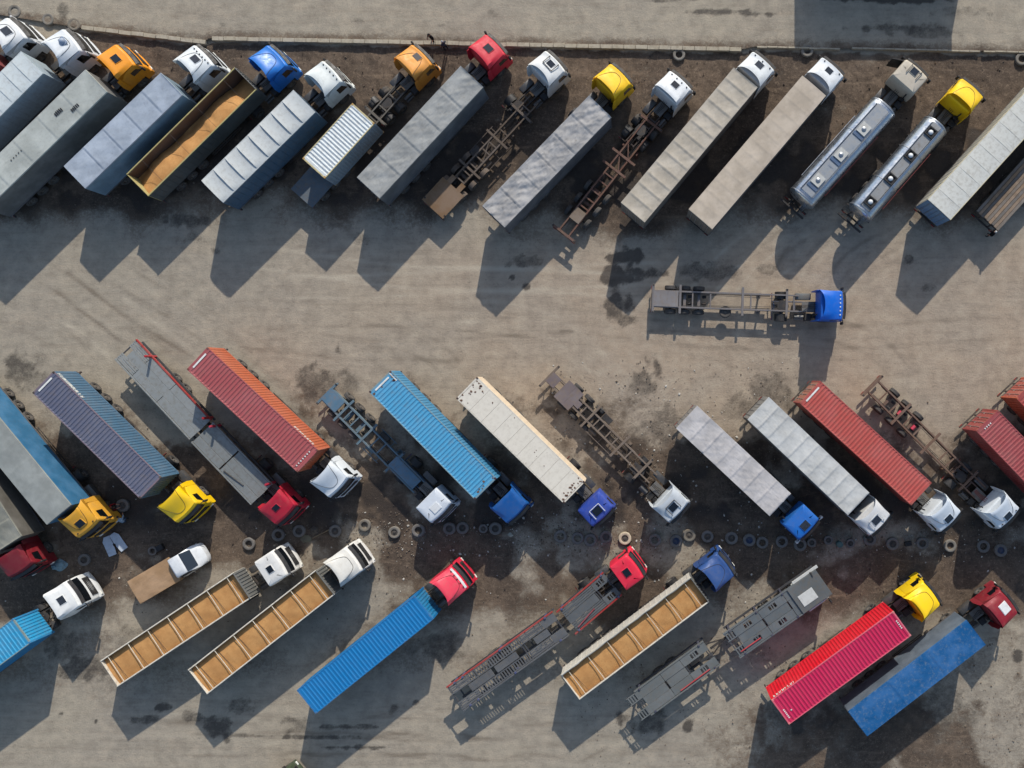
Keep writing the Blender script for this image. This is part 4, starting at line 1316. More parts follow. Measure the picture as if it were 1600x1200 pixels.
tarp_truck('bright red cab pulling a grey tarpaulin trailer in the upper row', W_(col=(206, 36, 58), sty='E', hatch='d', hb=3.0, hs=.28, dirt=.12), (775, 67), (575.4, 293.4), (737.4, 119.4),
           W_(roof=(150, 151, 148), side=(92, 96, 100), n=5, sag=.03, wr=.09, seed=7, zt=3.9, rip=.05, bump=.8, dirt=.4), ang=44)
root, F, Rm, L = truck('truck', 'white cab with dark roof rack pulling an empty chassis with a rusty rear deck', W_(col=(220, 222, 220), sty='A', hatch='d', hb=3.1, bracket=-1, brw=False, hs=.25, hx=-.6), (869, 93), None, (675.6, 327), (832, 158), 1.25, 43.5, reach=True)
skeleton(root, F, L, W_(col=(92, 80, 70), rust=.5, plates=[(0, 2.6, -1.2, 1.2), (2.6, 3.3, -.75, -.3), (2.6, 3.3, .3, .75)], pcol=(124, 96, 68), bolster=(.3, 4.6, 8.0, L - 1.6), axles=(2.5, 3.85, 5.2), z=1.25, cross=[3.4, 4.2, 5.0, 5.8, 6.6, 7.4, 8.8, L - 1.0],
                         brace=[(5.8, -.4, 7.4, .4)], fenders=True))
tarp_truck('yellow cab pulling a crumpled silver grey tarpaulin trailer', W_(col=(246, 196, 16), sty='D', hb=3.1, dirt=.1), (971, 113), (771, 338.4), (937.7, 166.1),
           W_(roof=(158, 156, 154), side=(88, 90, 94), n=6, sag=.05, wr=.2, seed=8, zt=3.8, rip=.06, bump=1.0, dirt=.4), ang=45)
root, F, Rm, L = truck('truck', 'white cab with dark roof bolts pulling a thin rusty bare chassis', W_(col=(222, 226, 228), sty='E', hatch='d', hb=3.1, lamps=4, hs=.25, frame=(74, 62, 56), tandem=True), (1065, 123), None, (880.2, 365), (1006, 205), 1.2, 48, reach=True)
skeleton(root, F, L, W_(col=(104, 72, 60), rust=.5, plates=[(1.4, 2.5, -.5, .5)], pcol=(128, 112, 96), bolster=(.05, 6.9, 8.2, L - .6), axles=(1.9, 3.25, 4.6), z=1.2, cross=[2.8, 3.6, 4.4, 5.4, 6.2], brace=[(6.9, -.45, 8.2, .45), (8.2, -.45, 9.4, .45)], guard=False, boxes=False, yr=.48))
tarp_truck('white cab tight against a cream beige trailer with many faint roof ribs', W_(col=(222, 226, 226), sty='A', hatch='g', hb=3.2, lamps=3, hs=.27, hx=-.7), (1195, 93), (988.7, 331.9), (1165.2, 120.8),
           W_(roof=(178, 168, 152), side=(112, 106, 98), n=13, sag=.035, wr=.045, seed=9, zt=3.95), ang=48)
tarp_truck('white cab tight against a smooth sandy beige trailer', W_(col=(222, 226, 228), sty='A', hatch='d', hb=3.2, lamps=2, hs=.25, hx=-.7), (1303.5, 102), (1094.4, 342.4), (1272.2, 133.6),
           W_(roof=(182, 168, 150), side=(112, 102, 92), n=13, sag=.008, wr=.02, step=.004, seed=10, zt=4.0, dirt=.15, bump=.25), ang=48)
root, F, Rm, L = truck('tanker_truck', 'cream cab pulling a polished tanker with three boxed manholes', W_(col=(196, 186, 168), sty='F', hatch='g', hb=3.05, hx=-.5, hs=.25, bracket=1, brw=False), (1435, 105), None, (1251, 312), (1385.6, 161.9), 2.9, 48.5, cat='tanker truck')
tank_body(root, F, W_(style='box', ry=1.22, rz=.98, zc=2.35, rails=(1, -1)), L)
obj('open_door', MB().loft([[(-.2, 1.22, z), (-.16, 1.3, z), (-.62, 2.12, z), (-.7, 2.08, z)] for z in (1.0, 2.65)]), BLACKP, root, Matrix.Identity(4))
under_frame(root, F, L, 1.35); running_gear(root, F, (1.6, 2.9, 4.2))
root, F, Rm, L = truck('tanker_truck', 'yellow cab pulling a dull silver tanker with four white domed manholes', W_(col=(248, 202, 14), sty='D', hb=3.1, dirt=.1, conc=.3), (1522, 135), None, (1343, 334), (1467.7, 190.2), 2.9, 48.5, cat='tanker truck')
tank_body(root, F, W_(style='walk', ry=1.14, rz=1.0, zc=2.35, nm=4, rails=(-1,), sq=.95), L)
under_frame(root, F, L, 1.35); running_gear(root, F, (1.5, 2.8, 4.1))
tarp_truck('dirty white rusted box trailer with blue rear doors at the upper right', W_(col=(214, 216, 214), sty='A', hb=3.2), (1680, 93), (1467.5, 327.5), (1642, 135),
           W_(roof=(206, 206, 198), side=(178, 174, 160), tarp=False, n=11, panels=True, sag=.01, lapz=.2, seed=11, door=(96, 128, 158), rust=.28, dirt=.4, zt=4.05, railc=(208, 196, 160)), ang=48)
# plank load trailer at the right edge
root, F, Rm, L = truck('truck', 'low flatbed trailer decked with grey brown planks at the right edge', W_(col=(150, 40, 40), sty='F', hb=2.95), (1735, 134), None, (1543, 344.6), (1698, 172), 1.75, 47.5)
under_frame(root, F, L, 1.45); running_gear(root, F, (1.7, 3.0, 4.3))
bed = obj('trailer_bed', MB().box(0, L, -1.25, 1.25, 1.4, 1.62, .02), FRAME_DK, root, F)
for i in range(9):
    cc = ((122, 112, 102), (138, 118, 98), (112, 106, 100), (146, 122, 98))[i % 4]
    obj('plank', MB().box(-.05 + .04 * (i % 3), L - .05, -1.24 + i * .277, -1.24 + i * .277 + .25, 1.63, 1.74 + .012 * (i % 2), .015), paint(cc, .9, .6, 0, 0, .5, .2, (96, 86, 76), .15, "timber"), root, F)

# ---- lone truck in the lane
root, F, Rm, L = truck('truck', 'bright blue cab pulling a bare grey chassis alone across the open lane', W_(col=(4, 100, 204), sty='A', hb=3.05, lamps=6, bright=True, dirt=.1, rough=.25, frame=(84, 92, 112), mud=True, tank=(128, 128, 124)), (1318, 477), None, (1019, 466), (1200, 472.5), 1.2, -1, reach=True)
skeleton(root, F, L, W_(col=(116, 112, 112), rust=.12, plates=[(.1, 2.2, -.66, .66)], pcol=(126, 122, 122), bolster=(.08, 2.35, 7.6, L - 1.0), axles=(1.55, 2.75, 3.95), z=1.2, cross=[3.4, 4.9, 8.3, L - .4], spare=6.2, yr=.66, boxes=False, guard=False, goose=L - 2.4))

# ---- middle row, left to right
tarp_truck('dark red cab with a grey tarpaulin trailer cut off at the left edge', W_(col=(128, 18, 32), sty='E', hb=3.1, dirt=.12), (33, 893), (-134, 620), (12.7, 851),
           W_(roof=(128, 128, 118), side=(96, 92, 84), n=8, sag=.04, wr=.05, seed=12, zt=3.9), ang=-58)
tarp_truck('yellow orange cab pulling a grey roofed trailer with blue side curtain', W_(col=(226, 164, 44), sty='W', hatch='d', hb=3.2, hs=.27, hx=-.75, lamps=2), (138, 828), (-76, 600), (91.7, 804.5),
           W_(roof=(140, 144, 140), side=(44, 104, 142), n=8, sag=.008, wr=.012, step=.003, seed=13, zt=4.0, dirt=.12, bump=.12), ang=-50)


def container_truck(label, clabel, cab, cpx, rear, front, c, ang=None, sk=None, hz=1.2):
    h = c.get('h', 2.9); zt = hz + h
    root, F, Rm, L = truck('truck', label, cab, cpx, None, rear, front, zt, ang, Lfix=c.get('L', 12.19))
    s = dict(col=(70, 64, 60), bolster=(.15, 4.5, 8.5, L - .3), axles=(1.7, 3.0, 4.3), z=hz, rust=.3); s.update(sk or {})
    skeleton(root, F, L, s)
    build_container(Rm @ Matrix.Translation((0, 0, hz + .014)), c, clabel)
    return root


mp = lambda a, b: ((a[0] + b[0]) / 2, (a[1] + b[1]) / 2)
container_truck('bright yellow cab carrying the purple blue container', 'faded purple blue ribbed container with white lettering by its rear edge', W_(col=(250, 204, 8), sty='D', hb=3.1, dirt=.08, rough=.25), (292, 803),
                mp((50, 611), (80, 579)), mp((252.5, 748), (222, 781)), W_(roof=(94, 98, 118), side=(70, 106, 132), bar=True, text=[(.25, 1), (.9, 1)], rust=.12, rail=(120, 104, 116), cast=(60, 50, 46)), ang=-46)
# car transporter with grey decks, red cab
root, F, Rm, L = truck('car_transporter', 'empty grey car transporter with red posts and a red cab', W_(col=(186, 24, 52), sty='E', hatch='d', hb=2.95, hs=.22, hx=-1.0, nofifth=True), (447, 806), None, (196, 545.5), (313.3, 671.5), 1.7, -46, cat='car transporter', group='car transporters')
GREYS = (150, 154, 152)
carrier_deck(root, F, L, W_(z=1.7, col=GREYS, secs=[(0, 2.0, 'rib'), (2.0, 5.0, 'plate'), (5.0, L, 'plate')], center=[(.5, L, -.37, .37, 0)], posts=(1.9, L - .3), ph=.9, psides=(1,), pcol=(170, 30, 40), beams=((1, 'r'), (-1, 'g')), axles=(4.2, 5.4)))
R2 = U(315.4, 675, 1.9); F2 = U(408.9, 773, 1.9); d2 = F2 - R2
Fm = root.matrix_basis.inverted() @ TR(R2.x, R2.y, 0, math.atan2(d2.y, d2.x))
carrier_deck(root, Fm, d2.length, W_(z=1.9, col=(136, 140, 138), secs=[(0.05, 3.2, 'plate'), (3.3, d2.length, 'plate')], center=[(.05, 3.2, -.36, .36, -.02), (3.3, d2.length, -.36, .36, 0)], posts=(.4, d2.length - .2), ph=.9, psides=(1,), pcol=(176, 30, 60), rams=[(3.6, -.9, 5.6, -.55, (50, 52, 54))]))
container_truck('white cab with big curved deflector carrying the brick red container', 'brick red ribbed container with orange sides behind the white curved cab', W_(col=(220, 226, 230), sty='D', hb=3.2, dirt=.12), (530, 763),
                mp((291, 575), (322, 542)), mp((497.5, 704.5), (467, 739.5)), W_(roof=(168, 82, 84), side=(186, 96, 62), bar=True, text=[(9.4, 1)], dots=[(11.7, -.9, 7, 0, .25)], rust=.1, cast=(110, 50, 40)), ang=-44)
root, F, Rm, L = truck('truck', 'white cab with square roof panel pulling an empty teal blue chassis', W_(col=(216, 222, 228), sty='F', hatch='w', hb=3.1, hx=-.7, hs=.3, dirt=.1, frame=(50, 84, 112)), (690, 803), None, (509, 614), (655, 762), 1.2, -45, reach=True)
skeleton(root, F, L, W_(col=(92, 118, 132), rust=.15, plates=[(.0, 1.7, -.62, .62), (L - 3.2, L - .3, -.52, .52)], pcol=(84, 120, 144), bolster=(.1, 2.1, 4.9, 8.2), axles=(1.5, 2.75, 4.0), z=1.2, cross=[2.6, 3.4, 4.2, 5.8, 6.6], yr=.62))
container_truck('plain blue cab carrying the sky blue container', 'sky blue ribbed container with rust spots on its roof', W_(col=(10, 88, 160), sty='E', hb=3.0, dirt=.12), (809, 804), mp((576, 610.5), (608.5, 579)), mp((775.5, 748.5), (744, 782)),
                W_(roof=(74, 158, 200), side=(60, 136, 176), bar=True, rust=.3, chips=14, dots=[(.1, .98, 6, .14, 0)], cast=(60, 34, 40), rail=(120, 150, 160)), ang=-46)
container_truck('violet blue cab with white roof rack carrying the cream container', 'cream white panelled container with rusty ends', W_(col=(46, 74, 164), sty='F', hatch='d', hb=3.1, bracket=-1, hs=.3, hx=-.75), (943, 809), mp((713, 621.5), (744, 589)), mp((913, 754), (883, 787)),
                W_(roof=(226, 218, 202), side=(226, 206, 178), reefer=True, n=9, rust=.2, dirt=.2, chips=44, cast=(60, 40, 34), h=2.6), ang=-47)
root, F, Rm, L = truck('truck', 'silver white cab with open roof rack pulling a dusty brown empty chassis', W_(col=(198, 204, 208), sty='A', hatch='d', hb=3.1, bracket=-1, brw=False, hs=.28, hx=-.75, frame=(104, 88, 72)), (1062, 802), None, (857.5, 587), (1010, 738), 1.25, -44, reach=True)
skeleton(root, F, L, W_(col=(118, 104, 92), rust=.3, plates=[(.1, 1.0, -.5, .5), (1.5, 3.2, -.95, .95), (3.2, 3.7, -.3, .3)], pcol=(116, 104, 104), bolster=(.06, 4.9, 8.4, L - 1.2), axles=(2.5, 3.8, 5.1), z=1.25, cross=[4.1, 5.6, 6.2, 7.0, 7.8, 9.4], brace=[(6.2, -.4, 7.8, -.4)], yr=.46))
tarp_truck('blue cab pulling a short pale grey tarpaulin trailer in the middle row', W_(col=(18, 104, 190), sty='F', hatch='g', hb=3.0, hs=.3, hx=-.6, dirt=.12, mcol=(220, 220, 220)), (1266, 829), (1073, 651.8), (1219.4, 789),
           W_(roof=(182, 178, 176), side=(128, 124, 120), n=7, sag=.03, wr=.06, step=-.018, seed=15, zt=3.8), ang=-44)
tarp_truck('white cab with white roof rack tight against a pale grey ribbed trailer', W_(col=(222, 222, 220), sty='A', hatch='g', hb=3.15, bracket=-1, hs=.28, hx=-.7), (1378, 822), (1185, 638), (1342, 787.6),
           W_(roof=(188, 188, 184), side=(126, 124, 120), n=10, sag=.03, wr=.035, step=-.018, seed=16, zt=3.9), ang=-44)
container_truck('white hollow backed cab carrying the orange red container', 'orange red ribbed container with white bar on its rear roof edge', W_(col=(220, 228, 234), sty='V', hatch='d', hb=3.2, hs=.28, hx=-.55, dirt=.12), (1488, 817), mp((1251, 630), (1282, 596.5)), mp((1454, 754.5), (1424, 788)),
                W_(roof=(182, 78, 70), side=(150, 64, 54), bar=True, rust=.16, front=(140, 60, 50), door=(170, 110, 90)), ang=-45)
root, F, Rm, L = truck('truck', 'white cab with row of roof lamps pulling a long rusty empty chassis', W_(col=(222, 230, 236), sty='V', hatch='d', hb=3.2, hs=.27, hx=-.5, lamps=4, frame=(96, 74, 66), redhose=True), (1580, 812), None, (1363.3, 602.3), (1532, 770), 1.15, -44, reach=True)
skeleton(root, F, L, W_(col=(112, 88, 74), rust=.45, plates=[], bolster=(.05, 3.4, 6.9, L - 1.4), axles=(1.9, 3.3, 4.7), z=1.15, cross=[1.3, 2.6, 4.2, 5.4, 8.4, 9.2, 10.0], yr=.62, guard=False, boxes=False))
obj('spring_brake', MB().cyl((3.3, -.2, .9), (3.3, .2, .9), .16, 12), paint((190, 40, 70)), root, F, 40)
obj('spring_brake', MB().cyl((5.0, -.25, .9), (5.0, .15, .9), .16, 12), paint((190, 40, 70)), root, F, 40)
fr_ = lambda a, d, n: (a[0] + d[0] * n, a[1] + d[1] * n)
container_truck('chassis under the dull red container cut by the right edge', 'dull dark red container cut by the right edge, rear doors showing', W_(col=(200, 200, 200), sty='A', hb=3.1), (1752, 870), (1542.4, 657.2), fr_((1542.4, 657.2), (.69, .724), 236),
                W_(roof=(158, 68, 70), side=(138, 50, 48), rust=.22, bar=False, dots=[(.3, -.6, 4, 0, .2)], door=(160, 76, 70)), ang=-46)
container_truck('chassis under the rust red container at the right edge', 'rust red container of which only the rear corner shows at the right edge', W_(col=(200, 200, 200), sty='A', hb=3.1), (1815, 820), (1605, 606), fr_((1605, 606), (.69, .724), 236),
                W_(roof=(160, 64, 58), side=(176, 80, 48), rust=.3, door=(176, 90, 76)), ang=-46)

# ---- lower row, left to right
container_truck('white cab at the lower left carrying a turquoise container', 'turquoise blue container cut by the left edge behind a white cab', W_(col=(224, 226, 224), sty='E', hatch='g', hb=3.15, hs=.26, hx=-.9), (114, 927), fr_((34, 985.4), (-.806, .592), 236), (34, 985.4),
                W_(roof=(38, 150, 196), side=(22, 128, 180), rust=.12, rail=(130, 150, 150), front=(30, 150, 200)), ang=34)
WROOF = (226, 224, 218)
for lab, gl, cab, cpx, re_, fr2, an, sd in (
        ('white flat roofed cab pulling the left of two grain trailers side by side', 'grain in the left of the two side by side white trailers', W_(col=WROOF, sty='F', hatch='d', hb=3.1, hx=-1.0, hs=.24), (438, 879), (169.8, 1052.8), (378, 914.5), 33, 3),
        ('white cab with big roof deflector pulling the right of two grain trailers', 'grain in the right of the two side by side white trailers', W_(col=WROOF, sty='V', hb=3.15, scol=(214, 212, 204)), (554, 872.5), (308.4, 1065.8), (508.1, 909.5), 36, 13)):
    root, F, Rm, L = truck('truck', lab, cab, cpx, None, re_, fr2, 3.15, an)
    grain_body(root, F, W_(zt=3.15, lev=2.8, bars=7, glabel=gl, seed=sd, inner=(150, 122, 92)), L, Rm)
    under_frame(root, F, L, 1.25); running_gear(root, F, (1.9, 3.2, 4.5))
container_truck('red cab with white visor stripe carrying the vivid blue container', 'vivid blue ribbed container behind the red cab with white stripe', W_(col=(206, 28, 58), sty='V', hb=3.05, stripe=(236, 236, 232), lamps=5, dirt=.08, scol=(226, 60, 84)), (719, 901),
                mp((466.5, 1078), (492.5, 1114.5)), mp((647.5, 933), (675.5, 966.5)), W_(roof=(0, 116, 178), side=(0, 104, 160), rust=0, dirt=.06, fade=.02, rdepth=.025, front=(10, 120, 170)), ang=39)
# car transporters
root, F, Rm, L = truck('car_transporter', 'empty dark grey car transporter with red side beam and pinkish red cab', W_(col=(222, 38, 66), sty='F', hatch='d', hb=3.05, hs=.27, hx=-.95, nofifth=True, dirt=.1), (994, 884), None, (710.6, 1092.6), (876, 974), 2.0, 36, cat='car transporter', group='car transporters')
DK = (98, 100, 102)
carrier_deck(root, F, L, W_(z=2.0, col=DK, secs=[(0, 2.1, 'rib'), (2.1, 5.0, 'ladder'), (5.0, 7.2, 'ladder'), (7.2, 9.4, 'rib'), (9.4, L, 'plate')], center=[(1.6, 3.9, -.32, .32, .05), (4.2, 6.4, -.3, .3, .04), (8.2, 9.6, -.3, .3, 0)], posts=(.8, 1.6, 5.4, L - .8), ph=.12, pcol=(70, 78, 116), beams=((1, 'r'), (-1, 'g')), axles=(4.4, 5.7)))
R2 = U(884, 974, 2.1); F2 = U(957, 912, 2.1); d2 = F2 - R2
Fm = root.matrix_basis.inverted() @ TR(R2.x, R2.y, 0, math.atan2(d2.y, d2.x))
carrier_deck(root, Fm, d2.length, W_(z=2.1, col=(96, 100, 102), secs=[(0.3, 3.6, 'rib'), (3.6, d2.length, 'slot')], center=[(.3, 3.4, -.36, .36, .02)], posts=(.5, d2.length - .3), ph=.1, pcol=(70, 78, 116), beams=((1, 'r'), (-1, 'r')), rams=[(.6, -.9, 2.6, -.6, (150, 60, 70))]))
root, F, Rm, L = truck('truck', 'dark blue cab with rounded deflector pulling a grain trailer with rolled tarpaulin', W_(col=(34, 72, 130), sty='D', hb=3.1, dirt=.12), (1135, 882), None, (890.6, 1074), (1093.4, 921), 3.1, 37)
grain_body(root, F, W_(zt=3.1, lev=2.75, bars=7, roll=1, glabel='grain in the trailer behind the dark blue rounded cab', seed=23, inner=(150, 120, 88)), L, Rm)
under_frame(root, F, L, 1.25); running_gear(root, F, (1.9, 3.2, 4.5))
root, F, Rm, L = truck('car_transporter', 'two section grey car transporter whose front deck covers its white cab', W_(col=(206, 206, 200), sty='F', hb=2.35, visor=False, nofifth=True), (1281, 918), None, (1004, 1099.5), (1112, 1020), 2.0, 36, cat='car transporter', group='car transporters')
carrier_deck(root, F, L, W_(z=2.0, col=(112, 116, 114), secs=[(-.9, .0, 'ladder'), (0, 2.6, 'plate'), (2.6, 4.6, 'plate'), (4.6, L, 'slot')], center=[(.3, 2.5, -.36, .36, .015), (2.7, 4.6, -.36, .36, -.03)], posts=(.5, L - .5), ph=.1, beams=((1, 'g'), (-1, 'g')), rams=[(3.2, -1.0, 6.2, -1.0, (176, 44, 50))], axles=(2.4, 3.7)))
obj('drawbar', MB().bar((L, 0, .9), (L + 2.0, 0, .95), .16, .14).bar((L, -.5, .9), (L + 1.4, 0, .92), .1, .1).bar((L, .5, .9), (L + 1.4, 0, .92), .1, .1), FRAME_DK, root, F)
R2 = U(1142.5, 1009, 2.3); F2 = U(1286.5, 908, 2.3); d2 = F2 - R2; LL = d2.length
Fm = root.matrix_basis.inverted() @ TR(R2.x, R2.y, 0, math.atan2(d2.y, d2.x))
carrier_deck(root, Fm, LL, W_(z=2.45, col=(104, 110, 112), secs=[(0.0, .9, 'ladder'), (.9, 3.4, 'slot'), (3.4, 5.9, 'slot'), (5.9, LL, 'plate')], center=[(.9, 3.3, -.36, .36, -.03), (3.5, 5.8, -.36, .36, -.02), (5.95, LL, -.37, .37, 0)], posts=(.6, 3.3, 5.9), ph=.08, rams=[(.4, -.8, 2.4, -.8, (180, 40, 50))]))
obj('front_deck', MB().box(LL - 2.9, LL, -1.2, 1.2, 2.5, 2.56, .02), paint((96, 100, 100), .6, .5, .1, .2), root, Fm)
obj('white_panel', MB().box(LL - 2.5, LL - 1.1, -.75, .25, 2.565, 2.6, .01), paint((206, 206, 200), .5, .3), root, Fm)
obj('side_panel', MB().box(LL - 2.2, LL + .3, 1.22, 1.46, 2.3, 2.42, .02), paint((200, 200, 194), .5, .3), root, Fm)
container_truck('yellow cab with peaked deflector carrying the crimson container', 'crimson pink ribbed container with bright red side at the lower right', W_(col=(250, 206, 10), sty='V', hb=3.15, dirt=.06, rough=.25), (1458, 927), mp((1207, 1095), (1232, 1130.5)), mp((1423, 991.5), (1396, 957)),
                W_(roof=(196, 24, 78), side=(214, 14, 38), rust=.02, dirt=.1, fade=.03, rail=(226, 96, 116), dots=[(.3, -.8, 6, 0, .15), (11.85, -.3, 5, 0, .17), (.8, -.4, 1, 0, 0)], text=[(.3, 1)], cast=(226, 130, 130)), ang=37)
tarp_truck('dark red cab with white roof hatch pulling a blue roofed trailer', W_(col=(138, 22, 38), sty='E', hatch='w', hb=3.0, hs=.33, hx=-.75, hfr=WHITEP), (1579, 940), (1340.5, 1131.5), (1525.6, 988.4),
           W_(roof=(0, 86, 142), side=(92, 104, 116), n=3, sag=.02, wr=.03, step=.006, seed=19, zt=3.8, dirt=.75, bump=.2, stain=(112, 124, 134)), ang=38)

truck('truck', 'dark green cab of which only a roof corner shows at the bottom edge', W_(col=(60, 74, 52), sty='F', hb=3.0), (452, 1230), ang=36)


# ---- small flatbed truck
def pickup():
    a = U(209, 926, 1.6); b = U(320, 861, 1.2); d = b - a; th = math.atan2(d.y, d.x); L = 6.3
    M = TR(a.x, a.y, 0, th)
    root = thing('pickup_truck', M, 'small white truck with short bonnet and flat tan tarpaulin covered bed', 'pickup truck')
    I = Matrix.Identity(4)
    prof = [(3.95, .55), (3.95, 1.6), (4.02, 2.1), (4.15, 2.2), (4.9, 2.2), (5.06, 2.13), (5.72, 1.4), (5.82, 1.33), (6.25, 1.2), (6.48, .98), (6.55, .6), (6.5, .4), (3.95, .4)]
    rings = []
    for v in (-1, -.96, -.85, -.5, 0, .5, .85, .96, 1):
        k = (1 - abs(v) ** 6)
        r_ = []
        for x, z in prof:
            w = 1.0 - max(0, z - 1.1) * .16 - max(0, x - 5.9) * .2
            r_.append((x - (.25 * abs(v) ** 5 if x > 6.1 else 0), v * w, z - (.09 * abs(v) ** 6 if z > 1.1 else 0)))
        rings.append(r_)
    PM = paint((220, 224, 226), .3, .2)
    cab = obj('cab', MB().loft(rings), PM, root, I, 35)
    ws = [[(x + .014, y * (1 - .05 * k), z + .014) for y in np.linspace(-.82, .82, 7)] for k, (x, z) in enumerate(((5.08, 2.11), (5.39, 1.765), (5.71, 1.41)))]
    obj('windscreen', MB().grid(np.array(ws)), GLASS, cab, None, 50)
    for s in (1, -1):
        obj('side_window', MB().grid(np.array([[(4.1, s * .965, 1.5), (5.45, s * .965, 1.5)], [(4.15, s * .89, 2.0), (5.05, s * .89, 2.0)]])), GLASS, cab)
        obj('mirror', MB().box(5.25, 5.35, s * 1.05, s * 1.25, 1.45, 1.7, .03).bar((5.3, s * .95, 1.5), (5.3, s * 1.1, 1.52), .03, .03), BLACKP, cab)
        obj('headlight', MB().box(6.2, 6.36, s * .55, s * .85, .78, .95, .04), LAMP, cab)
        wheel(root, I, 5.6, s * .84, .38, .24); wheel(root, I, 1.3, s * .8, .38, .4)
    fr = obj('chassis', MB().box(.1, 5.8, -.42, -.32, .55, .75).box(.1, 5.8, .32, .42, .55, .75).cyl((1.3, -.7, .38), (1.3, .7, .38), .06, 8).cyl((5.6, -.7, .38), (5.6, .7, .38), .05, 8), FRAME_DK, root, I)
    bed = MB().box(0, 3.85, -1.05, 1.05, .78, .9, .02)
    for s in (1, -1): bed.box(0, 3.85, s * 1.0, s * 1.05, .9, 1.5)
    bed.box(0, .05, -1.0, 1.0, .9, 1.5).box(3.8, 3.85, -1.0, 1.0, .9, 1.5)
    obj('load_bed', bed, paint((120, 104, 84), .7, .4, .1), root, I)
    obj('bed_tarpaulin', tarp_roof(3.9, 2.16, 1.56, 1, -.03, .04, 77, lap=.3), cloth((164, 132, 98), dirt=.25), root, Matrix.Translation((-.02, 0, 0)), 60)


pickup()


# ================================================================ SMALL THINGS
TY = [  # px, py, material, rim, label
    (22.5, 17, 'o', 0, 'old pale tyre at the upper left corner, leftmost of three above the white cabs'),
    (75, 30, 'o', 0, 'old pale tyre at the upper left, middle of three above the white cabs'),
    (115.5, 38, 'o', 0, 'old pale tyre at the end of the angled kerb'),
    (1061, 85, 'o', 0, 'old pale tyre just below the long kerb near the white cab with roof bolts'),
    (1261.5, 79, 'o', 0, 'half buried muddy tyre below the kerb above the white cab of the sandy trailer'),
    (1597, 92, 'o', 0, 'old tyre cut by the right edge near the kerb'),
    (191, 790, 'd', 1, 'wheel lying between the yellow cabs beside the person in red'),
    (238, 861, 'd', 0, 'dark tyre on the ground left of the small white truck'),
    (131, 875, 'd', 1, 'dark wheel on the ground below the yellow orange cab'),
    (388.5, 850, 'd', 0, 'dark tyre above the left grain truck cab, alone on brown soil'),
    (434.5, 836, 'd', 0, 'dark tyre just below the red cab of the grey car transporter'),
    (467, 830, 'd', 1, 'muddy wheel right below the red transporter cab, left of the crushed one'),
    (523.5, 830, 'd', 1, 'muddy wheel above the right grain truck cab with a stick beside it'),
    (569.5, 821, 'o', 0, 'pale worn tyre below the white cab of the brick red container'),
    (616, 832, 'o', 1, 'pale worn wheel with rusty rim left of the white cab with square roof panel'),
    (653.5, 829, 'd', 0, 'dark tyre under the front of the white cab with square roof panel'),
    (702, 826, 'd', 1, 'dark wheel right of the white cab with square roof panel, left of a touching pair'),
    (722.5, 825, 'd', 1, 'dark wheel right of the white cab with square roof panel, right of a touching pair'),
    (755, 826, 'd', 1, 'small dark wheel left below the plain blue cab'),
    (774, 826, 'd', 1, 'dark wheel touching the shadow left below the plain blue cab'),
    (875.8, 838, 'd', 0, 'dark tyre below the violet blue cab, leftmost of the row of five there'),
    (902.4, 841, 'd', 0, 'dark tyre below the violet blue cab, second of the row of five there'),
    (922.5, 844, 'd', 0, 'dark tyre below the violet blue cab, third of the row of five there'),
    (947, 839, 'd', 1, 'wheel with bright hub below the violet blue cab, fourth of the row of five'),
    (976.3, 841.5, 'w', 1, 'sunlit cream coloured wheel above the pinkish red transporter cab'),
    (1023.5, 844, 'd', 0, 'dark tyre below and left of the silver white cab'),
    (1056.5, 845.5, 'd', 2, 'dark wheel with blue rim below the silver white cab'),
    (1077, 836.5, 'o', 1, 'brownish wheel below the silver white cab, right of the blue rimmed one'),
    (1105.5, 838.5, 'd', 1, 'dark wheel above the dark blue cab of the grain truck'),
    (1143, 841, 'd', 1, 'dark wheel right above the dark blue cab of the grain truck'),
    (1171, 844, 'd', 2, 'dark wheel with bluish rim left of a touching dark tyre, mid row'),
    (1191.3, 848, 'd', 0, 'dark tyre touching the bluish rimmed wheel, mid row'),
    (1222, 846.5, 'd', 0, 'very dark tyre in the shade left below the blue cab of the short trailer'),
    (1250.5, 851.5, 'd', 1, 'wheel just below the blue cab of the short pale trailer'),
    (1268.5, 848, 'd', 1, 'smaller wheel right below the blue cab of the short pale trailer'),
    (1294.5, 844, 'd', 1, 'muddy wheel left of the small teal drum'),
    (1329, 849, 'd', 1, 'muddy wheel right of the small teal drum'),
    (1359.5, 843, 'd', 1, 'wheel under the front of the white cab with white roof rack'),
    (1395, 850, 'd', 1, 'dark wheel between the cab with roof rack and the cab of the orange red container'),
    (1441.5, 849, 'd', 1, 'dark wheel just left below the white cab of the orange red container'),
    (1485, 853, 'o', 0, 'tyre on the pale patch below the white cab of the orange red container'),
    (1537, 854, 'd', 0, 'dark tyre below the white cab with row of roof lamps'),
    (1564, 860, 'd', 2, 'dark wheel with blue hub at the right end of the tyre row'),
]
CREAM = paint((196, 182, 158), .85, .5, 0, 0, .3, .2, (128, 112, 92), .2, "cream_rubber")
BLUER = paint((40, 60, 90), .7, .5, .2)
HUB = paint((66, 62, 58), .8, .6, .4)
